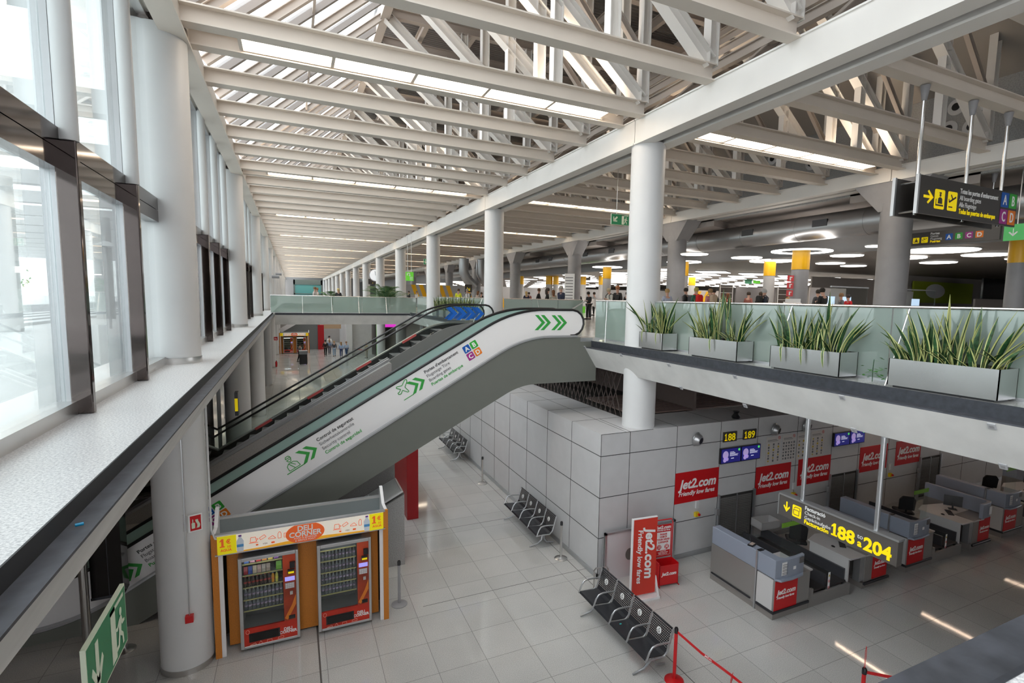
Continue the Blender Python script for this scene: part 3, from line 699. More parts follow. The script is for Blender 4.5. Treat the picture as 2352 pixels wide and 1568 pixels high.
nozzle(9.38, 'grey ball nozzle above the red sign nearest the corner'); nozzle(12.22, 'grey ball nozzle above the leftmost notice'); nozzle(13.5, 'grey ball nozzle cut by the concrete fascia above the notices')
SHUT = mat('shutter_strips', (.15, .145, .14), .5)
def shutter(x0, x1, lab):
    t = thing('roller_shutter', lab, 'shutter', (x0, 10.27, 0))
    wd = x1 - x0
    B('recess', DARK, (0, wd, .0, .02, .1, 1.5), t)
    mb = MB()
    for k in range(26): mb.box(.02, wd * .5 - .01, -.02, 0, .15 + k * .05, .15 + k * .05 + .042); mb.box(wd * .5 + .01, wd - .1, -.02, 0, .15 + k * .05, .15 + k * .05 + .042)
    mb.build('slats', SHUT, t); MB().box(-.04, 0, -.05, .02, 0, 1.55).box(wd - .03, wd + .03, -.05, .02, 0, 1.55).box(wd * .5 - .01, wd * .5 + .01, -.03, .0, .1, 1.5).build('side_rail', ALU, t)
    B('switch_box', GREYC, (-.14, -.04, -.08, .0, 1.02, 1.18), t)
shutter(10.27, 11.55, 'grey strip shutter behind the first conveyor pair'); shutter(14.75, 16.02, 'grey strip shutter behind the second conveyor pair'); shutter(19.4, 20.6, 'grey strip shutter at the far right behind the desks')
def switches(x, lab):
    t = thing('wall_switch', lab, 'switch', (x, 10.29, 1.2)); B('socket', WHITE, (-.05, .05, -.05, 0, .1, .3), t); B('stop_box', mat('stop_yellow', (.75, .55, .02), .4), (-.07, .05, -.07, 0, -.12, 0), t)
    q = MB().lathe([(.035, 0), (.035, .04)], n=14).build('button', RED, t); q.rotation_euler = (math.radians(90), 0, 0); q.location = (.03, -.07, -.06)
switches(9.5, 'white socket and yellow stop switch under the nearest red wall sign'); switches(13.16, 'white socket and yellow stop switch between the pair of red wall signs'); switches(17.75, 'white socket and yellow stop switch right of the second thin pole')
# pale board leaning on the wall, with dark round holes; hoop and vent
bd = thing('display_board', 'white framed board with dark round holes standing against the wall behind the red banner', 'board', (6.56, 10.1, 0))
B('sheet', mat('board_white', (.62, .60, .62), .4), (0, 2.05, 0, .03, 0, 1.15), bd)
MB().box(0, 2.1, -.02, .05, 1.15, 1.2).box(0, .05, -.02, .05, 0, 1.2).box(2.05, 2.1, -.02, .05, 0, 1.2).build('frame', ALU, bd)
decal(bd, 'hole', [circ(.72, .56, .12, 20, .15), circ(1.45, .35, .10, 20, .13), circ(1.62, .70, .10, 20, .13)], (0, -.004, 0), XR, ZU, mat('board_hole', (.16, .17, .16), .5))
hp = tag(MB().tube([(0, 0, 0), (0, 0, .42), (.04, 0, .48), (.30, -.05, .48), (.34, -.05, .42), (.34, -.05, 0)], .022).build('steel_hoop', STEEL, smooth=True), 'low bent steel hoop at the corner of the clad box', 'hoop'); hp.location = (6.2, 9.95, 0)
vt = thing('wall_vent', 'narrow louvred vent low on the wall behind the red sizer', 'vent', (8.62, 10.28, .25)); B('surround', ALU, (0, .22, -.01, 0, 0, .72), vt)
mb = MB()
for k in range(20): mb.box(.02, .2, -.02, -.01, .02 + k * .034, .04 + k * .034)
mb.build('louvre', GREYC, vt)
# ================================================================ VENDING KIOSK
KY = 10.66
kk = thing('vending_kiosk', 'orange snack kiosk surround with a cream lit header, nearest the camera', 'kiosk', (-1.43, KY, 0))
WI = 3.09
for a, b in ((0, .10), (WI - .10, WI)): B('side_panel', ORANGE, (a, b, 0, .05, 0, 2.36), kk)
for a, b in ((.0, .06), (WI - .06, WI)): MB().box(a, b, .05, .80, 0, 2.33).prism([(a, .45, 2.33), (a, .80, 2.33), (a, .80, 2.60), (a, .72, 2.60)], (b - a, 0, 0)).build('side_wall', CLAD, kk)
for a, b in ((.10, .17), (WI - .17, WI - .10)): B('inner_post', CLAD, (a, b, .02, .08, 0, 1.98), kk)
for a, b, y in ((.2, .45, .28), (1.38, 1.76, .28), (2.6, 2.92, .28)): B('infill_panel', ORANGE, (a, b, y, y + .04, .04, 1.98), kk)
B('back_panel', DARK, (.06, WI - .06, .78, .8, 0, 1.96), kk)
MB().box(.06, WI - .06, .06, .78, 1.98, 2.0).box(.06, WI - .06, .74, .80, 2.0, 2.36).build('roof_tray', mat('tray_grey', (.25, .28, .29), .4), kk)
MB().box(.06, WI - .06, .73, .81, 2.36, 2.40).box(.06, WI - .06, -.03, .06, 2.335, 2.365).box(.06, WI - .06, -.03, .04, 1.97, 1.99).build('aluminium_edge', ALU, kk)
hdr = B('header', CREAM, (.10, WI - .10, -.03, .04, 1.99, 2.335), kk)
OR2 = mat('logo_orange', (.85, .13, .02), .5, emit=(.9, .15, .02), es=.15); ORY = mat('logo_amber', (.95, .45, .02), .5, emit=(1, .5, .02), es=.15)
HY = -.033
decal(hdr, 'wave', [[(.10, 1.992), (2.99, 1.992), (2.99, 2.01), (2.3, 2.03), (1.9, 2.05), (1.2, 2.05), (.8, 2.02), (.1, 2.01)]], (0, HY, 0), XR, ZU, ORY)
decal(hdr, 'logo_disc', [[(1.545 + .34 * math.cos(a), 2.165 + max(-.173, min(.168, .20 * math.sin(a)))) for a in [k * math.pi / 16 for k in range(32)]]], (0, HY - .002, 0), XR, ZU, OR2)
text(hdr, 'DELI', (1.545, HY - .006, 2.215), XR, ZU, .14, TXTW, align='CENTER', bold=.03); text(hdr, 'CORNER', (1.545, HY - .006, 2.105), XR, ZU, .14, TXTW, align='CENTER', bold=.03)
text(hdr, 'FOOD & BEVERAGE', (1.545, HY - .006, 2.06), XR, ZU, .046, TXTW, align='CENTER'); text(hdr, '& SERVICE POINT', (1.545, HY - .006, 2.015), XR, ZU, .046, TXTW, align='CENTER')
YB = mat('price_yellow', (.95, .80, .0), .5, emit=(1, .85, 0), es=.15)
for x0, flip in ((.10, 0), (2.60, 1)):
    decal(hdr, 'price_panel', [rect(x0 + (.12 if flip else 0), 1.992, x0 + .39, 2.333) if flip else rect(x0, 1.992, x0 + .30, 2.333)], (0, HY - .003, 0), XR, ZU, YB)
    tx = x0 + (.17 if flip else .04)
    one(hdr, tx, HY - .007, 2.13, .155, OR2, w=.24); text(hdr, '€', (tx + .10, HY - .007, 2.19), XR, ZU, .11, OR2, bold=.03)
    text(hdr, '10', (tx + .11, HY - .007, 2.11), XR, ZU, .065, OR2, bold=.02); text(hdr, 'AGUA', (tx + .01, HY - .007, 2.05), XR, ZU, .062, OR2, bold=.03)
    bx = x0 + (.02 if flip else .31)
    decal(hdr, 'water_bottle', [[(bx + a, 2.0 + b) for a, b in ((0, 0), (.10, 0), (.11, .20), (.07, .27), (.07, .29), (.03, .29), (.03, .27), (-.01, .20))]], (0, HY - .004, 0), XR, ZU, mat('bottle_print', (.75, .82, .9), .4))
    decal(hdr, 'bottle_band', [rect(bx - .005, 2.09, bx + .105, 2.14)], (0, HY - .0075, 0), XR, ZU, mat('band_blue', (.1, .35, .7), .4)); decal(hdr, 'bottle_cap', [rect(bx + .025, 2.285, bx + .075, 2.315)], (0, HY - .0075, 0), XR, ZU, mat('cap_violet', (.15, .03, .3), .4))
for x0 in (.62, 2.06):
    ic = flatp(stroke([(x0, 2.14), (x0 + .1, 2.14), (x0 + .09, 2.23), (x0 + .01, 2.23), (x0, 2.14)], .008), stroke([(x0 - .02, 2.125), (x0 + .13, 2.125)], .008), stroke([(x0 + .1, 2.20), (x0 + .13, 2.19), (x0 + .1, 2.16)], .008),
               stroke([(x0 + .17, 2.16), (x0 + .26, 2.21), (x0 + .23, 2.25), (x0 + .15, 2.20), (x0 + .17, 2.16)], .008), stroke([(x0 + .30, 2.15), (x0 + .42, 2.15), (x0 + .37, 2.21), (x0 + .30, 2.17), (x0 + .30, 2.15)], .008),
               stroke([(x0 + .46, 2.14), (x0 + .51, 2.14), (x0 + .51, 2.23), (x0 + .495, 2.26), (x0 + .475, 2.26), (x0 + .46, 2.23), (x0 + .46, 2.14)], .008), stroke([(x0 + .56, 2.14), (x0 + .61, 2.14), (x0 + .61, 2.22), (x0 + .56, 2.22), (x0 + .56, 2.14)], .008))
    decal(hdr, 'snack_icon', ic, (0, HY - .002, 0), XR, ZU, OR2)
    text(hdr, 'VISA', (x0 + .20, HY - .004, 2.065), XR, ZU, .04, TXTGR, shear=.2); decal(hdr, 'card_mark', [circ(x0 + .36, 2.078, .018, 12), circ(x0 + .385, 2.078, .018, 12), circ(x0 + .11, 2.078, .022, 12, .015)], (0, HY - .004, 0), XR, ZU, OR2)
def vending(x, stocked, lab, glab):
    m_ = thing('vending_machine', lab, 'vending machine', (x, KY + .01, 0)); W_ = 1.01; H = 1.83
    GF = mat('machine_steel', (.55, .55, .56), .3, metal=.7); DRK = mat('machine_inside', (.09, .09, .10), .5)
    MB().box(0, .05, .05, .75, .05, H).box(W_ - .05, W_, .05, .75, .05, H).box(0.05, W_ - .05, .70, .75, .05, H).box(0.05, W_ - .05, .05, .7, H - .06, H).box(.05, W_ - .05, .05, .7, .05, .40).box(.74, W_ - .05, .05, .7, .40, H - .06).build('cabinet', GF, m_)
    MB().box(0, .06, 0, .05, .05, H).box(W_ - .05, W_, 0, .05, .05, H).box(.06, W_ - .05, 0, .05, H - .07, H).box(.06, W_ - .05, 0, .05, .05, .10).build('door_frame', GF, m_, bevel=.008)
    B('liner', DRK, (.05, .74, .55, .57, .40, H - .06), m_)
    f = B('front_print', mat('print_red', (.50, .025, .01), .35, noise=.3, nscale=2.5), (.06, W_ - .05, .005, .045, .10, .44), m_)
    c = B('control_panel', mat('print_red2', (.42, .05, .015), .35, noise=.5, nscale=1.6), (.74, W_ - .05, .005, .045, .44, H - .07), m_)
    h = B('delivery_hatch', BLACK, (.14, .66, -.006, .005, .17, .34), m_)
    B('hatch_flap', mat('flap_black', (.004, .004, .004), .15), (.17, .63, -.012, -.006, .19, .32), h)
    text(f, 'DELI', (.80, .001, .26), XR, ZU, .075, TXTW, align='CENTER', bold=.03); text(f, 'CORNER', (.80, .001, .20), XR, ZU, .075, TXTW, align='CENTER', bold=.03)
    decal(f, 'printed_pattern', flatp(stroke([(.12 + .03 * math.cos(a), .38 + .04 * math.sin(a)) for a in [k * .7 for k in range(10)]], .006), stroke([(.15, .11), (.24, .14), (.26, .11), (.15, .11)], .006), stroke([(.30, .11), (.33, .16), (.36, .11)], .006), stroke([(.44, .11), (.44, .15), (.52, .15), (.52, .11)], .006), stroke([(.62, .12), (.64, .16), (.72, .16), (.72, .12), (.62, .12)], .006)), (0, .002, 0), XR, ZU, mat('doodle_pink', (.85, .45, .35), .5))
    decal(c, 'amber_curve', [[(.75, .5), (.80, .46), (.95, .75), (.95, .95), (.88, .75)]], (0, .003, 0), XR, ZU, mat('curve_amber', (.7, .2, .02), .4))
    B('card_reader', BLACK, (.86, .95, -.04, .005, 1.50, 1.62), m_); B('coin_panel', mat('reader_black', (.02, .02, .02), .3), (.82, .94, -.02, .005, 1.38, 1.47), m_)
    decal(m_, 'yellow_label', [rect(.83, 1.39, .93, 1.43)], (0, -.0215, 0), XR, ZU, YEL)
    B('display', mat('machine_display', (.3, .3, .9), .3, emit=(.45, .4, 1), es=.5), (.77, .94, -.006, .005, 1.24, 1.32), m_)
    kp = B('keypad', mat('keypad_steel', (.45, .42, .42), .4), (.77, .93, -.006, .005, 1.09, 1.20), m_)
    mb = MB()
    for i in range(4):
        for j in range(3): mb.box(.785 + i * .036, .81 + i * .036, -.012, -.006, 1.10 + j * .034, 1.122 + j * .034)
    mb.build('keys', mat('key_pale', (.7, .68, .7), .4), kp)
    B('coin_slot', STEEL, (.85, .90, -.012, .005, .96, 1.03), m_); B('return_cup', BLACK, (.82, .93, -.008, .005, .47, .54), m_)
    B('window_pane', CGL, (.06, .74, .02, .028, .44, H - .07), m_)
    strip_ = mat('price_strip', (.50, .45, .18), .5)
    shz = [1.66, 1.44, 1.20, .96, .74]
    mb = MB(); m2 = MB()
    for z in shz: mb.box(.06, .73, .12, .55, z - .012, z); m2.box(.06, .73, .112, .12, z - .018, z + .004)
    mb.build('shelf', ALU, m_); m2.build('price_strip', strip_, m_)
    B('lamp_strip', mat('machine_lamp', (1, 1, 1), .4, emit=(.9, .95, 1), es=6), (.08, .72, .08, .10, H - .09, H - .075), m_)
    # spirals
    mb = MB()
    for z in shz[1:]:
        for i in range(10):
            xx = .10 + i * .066
            mb.tube([(xx + .026 * math.cos(a), .13 + a * .02, z + .035 + .026 * math.sin(a)) for a in [k * .785 for k in range(17)]], .003, 4, caps=False)
    mb.build('spiral', ALU, m_)
    return m_
vm1 = vending(-1.03, 1, 'vending machine with snacks and drinks, left of the pair in the nearest kiosk', 'x')
vm2 = vending(.31, 0, 'vending machine with clear bottles, right of the pair in the nearest kiosk', 'x')
PET = glass('clear_bottle', (.8, .84, .9), frost=.25, fcol=(.7, .72, .78))
def bottle(nm, body, cap, h=.2, r=.028):
    o = MB().lathe([(r * .9, 0), (r, .01), (r, h * .35), (r * .86, h * .45), (r, h * .55), (r * .95, h * .72), (r * .4, h * .9), (r * .4, h)], n=12).build('bottle', body, smooth=True)
    MB().lathe([(r * .45, h - .012), (r * .45, h + .012)], n=10).build('cap', cap, o); MB().lathe([(r * 1.02, h * .36), (r * 1.02, h * .52)], n=12).build('wrapper', nm, o)
    return o
lb = mat('label_red', (.45, .03, .03), .4); bt_ = bottle(mat('label_lilac', (.45, .35, .5), .5), PET, mat('cap_white', (.8, .8, .8), .4))
bc_ = bottle(lb, mat('cola_dark', (.03, .012, .008), .2), mat('cap_red', (.6, .02, .02), .4)); bo_ = bottle(mat('label_or', (.8, .2, .02), .4), mat('orange_soda', (.9, .38, .02), .25), mat('cap_blue', (.1, .2, .6), .4)); bl_ = bottle(mat('label_ye', (.9, .8, .1), .4), mat('lemon_soda', (.75, .7, .15), .25), mat('cap_green', (.1, .5, .1), .4))
used = set()
def putb(src, x, z, lab, grp):
    if id(src) not in used: used.add(id(src)); o = src; o['category'] = 'bottle'; o.location = (x, KY + .17, z); o['label'] = lab; o['group'] = grp; return o
    return inst(src, (x, KY + .17, z), lab, grp) if src.get('category') else None
for mx, nm in ((-1.03, 'left'), (.31, 'right')):
    for ri, z in enumerate((1.20, .96, .74, 1.44, 1.66)):
        for i in range(10):
            xx = mx + .10 + i * .066
            if ri == 0 and nm == 'left':
                src, lab, g = (bc_, 'dark cola bottle with a red cap in the left vending machine', 'cola bottles in the left machine') if i < 7 else ((bo_, 'orange soda bottle in the left vending machine', None) if i == 7 else (bl_, 'pale yellow soda bottle in the left vending machine', 'yellow soda bottles in the left machine'))
                if i == 9: continue
            elif ri >= 3 and nm == 'left': continue
            elif ri == 4: 
                continue
            else: src, lab, g = bt_, 'clear water bottle on a shelf of the %s vending machine' % nm, 'clear bottles in the %s machine' % nm
            putb(src, xx, z, lab, g)
def snack(x, z, w_, h_, col, i, lab):
    o = MB().add([(0, 0, 0), (w_, 0, 0), (w_, .03, 0), (0, .03, 0), (.0, .012, h_), (w_, .012, h_), (w_, .018, h_), (0, .018, h_), (w_ * .03, -.012, h_ * .5), (w_ * .97, -.012, h_ * .5)],
        [(0, 1, 9, 8), (8, 9, 5, 4), (4, 5, 6, 7), (2, 3, 7, 6), (0, 8, 4), (0, 4, 7, 3), (1, 5, 9), (1, 2, 6, 5), (0, 3, 2, 1)]).build('snack_bag', mat('snack_%d' % i, col, .3))
    o.location = (x, KY + .15, z + .005); tag(o, lab, 'snack bag')
SN = [('red', (.5, .03, .05)), ('blue', (.05, .1, .5)), ('cream', (.75, .6, .45)), ('pink', (.7, .45, .4)), ('beige', (.6, .5, .45)), ('tan', (.55, .42, .36))]
for i, (cn, cc) in enumerate(SN): snack(-1.03 + .08 + i * .075, 1.44, .068, .15, cc, i, '%s snack bag on the second shelf of the left vending machine' % cn)
snack(-1.03 + .62, 1.44, .10, .16, (.25, .65, .05), 9, 'large green snack bag at the right of the second shelf')
for i, (cn, cc) in enumerate([('blue', (.1, .2, .6)), ('pink', (.8, .4, .5)), ('red', (.7, .05, .05)), ('orange', (.8, .3, .05)), ('yellow', (.8, .6, .1)), ('violet', (.3, .1, .4))]):
    snack(-1.03 + .09 + i * .1, 1.66, .08, .07, cc, 20 + i, 'small %s snack bag on the top shelf of the left vending machine' % cn)
# far kiosk: the same set, 55 m further on
dy = 65.6 - KY
kf = copy_tree(kk); kf.location.y += dy; kf['label'] = 'orange snack kiosk surround far down the lower hall'
for v, l in ((vm1, 'left vending machine of the far kiosk'), (vm2, 'right vending machine of the far kiosk')):
    c = copy_tree(v); c.location.y += dy; c['label'] = l
# ================================================================ BALUSTRADES
ZR = 6.69
def balustrade(lab, a, b, z0=5.578, n=4, struts=(), z1=None, sd=(-1, 0)):
    a = Vector(a); b = Vector(b); L_ = (b - a).length; d = (b - a).normalized(); r = thing('glass_balustrade', lab, 'balustrade', (a.x, a.y, 0)); z1 = z1 or z0 + 1.11
    for i in range(n):
        p = d * (L_ * i / n + .01); q = d * (L_ * (i + 1) / n - .01)
        MB().bar((p.x, p.y, (z0 + z1) / 2), (q.x, q.y, (z0 + z1) / 2), .016, z1 - z0 - .02).build('glass_pane', BGL, r)
    MB().tube([(0, 0, z1), (d.x * L_, d.y * L_, z1)], .024, 10).build('handrail', STEELW, r, smooth=True)
    MB().bar((0, 0, z0 + .02), (d.x * L_, d.y * L_, z0 + .02), .05, .04).build('base_rail', ALU, r)
    for s_ in struts:
        p = d * s_; MB().tube([(p.x, p.y, z1 - .02), (p.x + sd[0] * .42, p.y + sd[1] * .42, z0)], .012, 8).build('strut', STEELW, r)
    return r
XB = 7.97
yst = [atX(px, 706, XB).y for px in (2090, 1820)]
balustrade('long green glass balustrade with leaning rods behind the four steel planters', (XB, 1.0), (XB, 10.42), n=5, struts=[y - 1.0 for y in yst] + [.7])
balustrade('short green glass balustrade between the big white column and the escalator head', (XB, 11.2), (XB, 13.15), n=1, struts=(), sd=(0, 1))
MB().tube([(0, 0, 0), (-.38, -.55, -1.1)], .012, 8).build('strut', STEELW, bpy.data.objects['glass_balustrade.001']).location = (0, 1.35, ZR - .02)
balustrade('green glass balustrade running back from the escalator head', (XB, 13.15), (11.4, 13.15), n=2, sd=(0, -1))
balustrade('green glass balustrade at the far side of the escalator heads', (XB, 21.3), (XB, 37.4), n=8, struts=(2, 4, 6, 8, 10, 12))
balustrade('green glass balustrade left of the gap people walk through', (XB + .3, 21.3), (12.2, 21.3), n=3, struts=(1.6,), sd=(0, -1))
balustrade('green glass balustrade right of the gap people walk through', (13.0, 20.2), (15.5, 20.2), n=2, struts=(1.0,), sd=(0, -1))
balustrade('green glass balustrade along the bridge over the void', (-1.25, 37.6), (XB, 37.6), z0=5.5, n=5, struts=(1.85, 3.6, 5.3, 7.1), sd=(0, -1))
# sloping stair rails in the gap
sr = thing('stair_rail', 'sloping steel handrails at the gap in the glass balustrades', 'handrail', (12.2, 21.0, 5.578))
MB().bar((-1.2, 0, .45), (0, 0, 1.1), .05, .05).bar((.7, -.8, .45), (1.5, -.8, 1.1), .05, .05).build('handrail', STEEL, sr)
# ================================================================ SNAKE PLANTS
LG = mat('snake_leaf_green', (.022, .07, .024), .38, noise=.7, nscale=26); LY = mat('snake_leaf_margin', (.40, .42, .15), .42); SOIL = mat('soil', (.03, .022, .016), .9)
PLST = mat('planter_steel', (.60, .60, .60), .26, metal=.9, noise=.05, nscale=3)
def leafmesh(mb, base, h, w_, lean, az, twist, droop=0, dead=False):
    n = 9; c = Vector(base); vs = []; d = Vector((math.cos(az), math.sin(az), 0)); t0 = az + math.pi / 2
    for i in range(n + 1):
        t = i / n; out = lean * h * (t ** 1.6); z = h * t * (1 - droop * t * t * 1.2)
        p = c + d * (out + droop * h * t * t * .5) + Vector((0, 0, z)); ww = w_ * (.55 + 1.4 * t * (1 - t) + .0) * (1 if t < .7 else max(.02, (1 - t) / .3) ** .7)
        a = t0 + twist * t; s = Vector((math.cos(a), math.sin(a), 0)); nn = s.cross(Vector((0, 0, 1))) * ww * .18
        vs += [p - s * ww / 2, p - s * ww * .39 + nn, p + nn * 1.2, p + s * ww * .39 + nn, p + s * ww / 2]
    o = len(mb.v); mb.v += [tuple(v) for v in vs]
    for i in range(n):
        for k in range(4):
            a = o + 5 * i + k; mb.f.append((a, a + 1, a + 6, a + 5)); mb.mi.append(1 if (k in (0, 3) or dead) else 0)
def planter(lab, y0, y1, x0=7.5, x1=7.93, z0=5.578, hh=.40, seed=1, nl=46, hmax=.95, grp=None, hang=3, tall=()):
    random.seed(seed); L_ = y1 - y0; r = thing('snake_plant', lab, 'potted plant', (x0, y0, z0), 0, grp); W_ = x1 - x0
    th = .012
    MB().box(0, W_, 0, th, .03, hh).box(0, W_, L_ - th, L_, .03, hh).box(0, th, 0, L_, .03, hh).box(W_ - th, W_, 0, L_, .03, hh).box(.02, W_ - .02, .02, L_ - .02, .03, .05).build('planter_box', PLST, r)
    MB().box(.05, W_ - .05, .05, L_ - .05, 0, .03).build('base', BLACK, r); B('soil', SOIL, (th, W_ - th, th, L_ - th, .05, hh - .05), r)
    mb = MB()
    for i in range(nl):
        bx, by = random.uniform(.08, W_ - .08), random.uniform(.06, L_ - .06)
        k = random.random(); e = abs(by / L_ - .5) * 2
        h = random.uniform(.42, .78) * hmax if k < .65 else random.uniform(.75, 1.05) * hmax
        ln = random.uniform(.02, .4) if e < .6 else random.uniform(.25, 1.15)
        az = random.uniform(0, 6.28) if e < .6 else (math.pi / 2 if by > L_ / 2 else -math.pi / 2) + random.uniform(-.7, .7)
        leafmesh(mb, (bx, by, hh - .06), h * (1 - .35 * max(0, ln - .3)), random.uniform(.055, .09), ln, az, random.uniform(-1.6, 1.6))
    for i in range(nl // 4):
        bx, by = random.uniform(.06, W_ - .06), random.uniform(.05, L_ - .05)
        leafmesh(mb, (bx, by, hh - .06), random.uniform(.18, .32), .05, 1.3, random.uniform(2.0, 4.2), random.uniform(-1, 1))
    for i in range(hang):
        by = L_ * (.2 + .6 * i / max(1, hang - 1)) if hang > 1 else L_ * .5
        p0 = Vector((.03, by, hh - .02)); o = len(mb.v)
        pts = [p0, p0 + Vector((-.06, .0, .07)), p0 + Vector((-.10, -.01, -.02)), p0 + Vector((-.10, -.02, -.14)), p0 + Vector((-.09, -.03, -.24))]; ws = [.03, .04, .045, .035, .004]
        for p, ww in zip(pts, ws): mb.v += [tuple(p + Vector((0, -ww / 2, 0))), tuple(p + Vector((0, -ww / 4, .004))), tuple(p + Vector((0, ww / 4, .004))), tuple(p + Vector((0, ww / 2, 0)))]
        for a in range(4):
            for b in range(3): q = o + 4 * a + b; mb.f.append((q, q + 1, q + 5, q + 4)); mb.mi.append(0 if b == 1 else 1)
    for (fy, h, ww, ln, az) in tall: leafmesh(mb, (W_ * .5, L_ * fy, hh - .06), h, ww, ln, az, .4)
    mb.build('leaves', [LG, LY], r, smooth=True)
    return r
def yy(px, py=800): return atX(px, py, 7.5).y
spn = [(1450, 1520), (1582, 1690), (1770, 1925), (2045, 2290)]
pll = ['snake plant in the steel planter beside the big white column', 'snake plant in the second steel planter from the big column, tallest leaves upright', 'snake plant in the third steel planter, two clumps with leaves hanging over the front', 'snake plant in the longest steel planter at the right end, with one very broad leaf']
pys = [(yy(a, 790), yy(b, c)) for (a, b), c in zip(spn, (811, 845, 875, 925))]
planter(pll[0], pys[0][1], 10.34, seed=3, nl=44, hmax=.85, hang=2)
planter(pll[1], pys[1][1], pys[1][0], seed=5, nl=46, hmax=.95, hang=1, tall=((.5, 1.05, .08, .03, 0), (.35, .95, .08, .06, 1)))
planter(pll[2], pys[2][1], pys[2][0], seed=8, nl=50, hmax=.78, hang=3, tall=((.3, 1.0, .08, .02, 1), (.35, .85, .08, .12, -1)))
planter(pll[3], pys[3][1], pys[3][0], seed=11, nl=66, hmax=.72, hang=0, tall=((.52, .95, .13, .05, 1.5), (.45, .8, .09, .15, -1), (.2, .78, .09, .35, -1.5), (.8, .75, .08, .3, 1.5), (.1, .72, .08, .45, -1.4), (.3, .8, .08, .1, 0)))
sp0 = planter('small snake plant in a grey planter on the far side of the escalator heads', 24.0, 25.0, seed=21, nl=30, hmax=.9, hang=0, grp='row of snake plants beyond the escalators')
for i in range(1, 5): inst(sp0, (7.5, 24.0 + 1.5 * i, 5.578), sp0['label'])
# low creeper between two planters
cr = thing('creeper', 'small bright green creeper between the two right-hand planters', 'plant', (7.75, (pys[3][0] + pys[2][1]) / 2, 5.578))
mb = MB(); random.seed(4)
for i in range(30):
    x, y, z = random.uniform(-.1, .15), random.uniform(-.2, .15), random.uniform(.02, .18) if i < 24 else random.uniform(.2, .35); a = random.random() * 6.28; s = .05
    mb.add([(x, y, z), (x + s * math.cos(a), y + s * math.sin(a), z + .01), (x + 1.5 * s * math.cos(a + .5), y + 1.5 * s * math.sin(a + .5), z + .02), (x + s * math.cos(a + 1), y + s * math.sin(a + 1), z + .01)], [(0, 1, 2, 3)])
mb.build('leaves', mat('creeper_green', (.06, .22, .03), .5), cr); MB().tube([(0, 0, 0), (.02, .02, .15), (0, 0, .33)], .006, 6).build('stem', LG, cr)
tr = tag(MB().prism([(0, 0, 0), (.12, .05, 0), (.16, .16, 0), (.05, .2, 0), (-.03, .1, 0)], (.01, 0, .04)).build('crumpled_bag', mat('clear_plastic', (.75, .75, .6), .3)), 'crumpled clear plastic bag at the foot of the glass by the escalator', 'litter'); tr.location = (7.62, 12.2, 5.58)
# palms
PG = mat('palm_green', (.07, .17, .06), .5)
def palm(lab, x, y, z, nf, L_, seed):
    random.seed(seed); r = thing('potted_palm', lab, 'palm', (x, y, z)); MB().lathe([(.22, 0), (.28, .45)], n=16).build('pot', mat('pot_grey', (.45, .44, .42), .6), r); mb = MB(); m2 = MB()
    for i in range(nf):
        az = 6.28 * i / nf + random.uniform(-.3, .3); el = random.uniform(.8, 1.45); l = L_ * random.uniform(.7, 1); pts = []
        for k in range(9):
            t = k / 8; pts.append(Vector((math.cos(az) * l * t * math.cos(el) * (1 + .3 * t), math.sin(az) * l * t * math.cos(el) * (1 + .3 * t), .45 + l * (math.sin(el) * t - .55 * t * t))))
        m2.tube(pts, [.02 - .002 * k for k in range(9)], 5)
        for k in range(1, 9):
            for q in range(3):
                a = pts[k - 1].lerp(pts[k], q / 3); d = (pts[k] - pts[k - 1]).normalized(); s = d.cross(Vector((0, 0, 1))).normalized()
                for sg in (-1, 1):
                    ll = .42 * math.sin(math.pi * min(.95, (k + .5) / 9)) + .08; e = a + s * sg * ll + d * ll * .6 - Vector((0, 0, ll * .35)); wv = d * .022
                    mb.add([a - wv, a + wv, e], [(0, 1, 2)])
    mb.build('fronds', PG, r); m2.build('stems', mat('palm_stem', (.22, .25, .08), .5), r)
p_ = atY(885, 700, 38.6); palm('large feathery palm on the bridge, fronds over the glass rail', p_.x, 38.6, 5.5, 30, 3.6, 2)
p_ = atY(760, 670, 42.1); palm('smaller palm far behind the bridge', p_.x, 42.1, 5.5, 16, 2.4, 6)
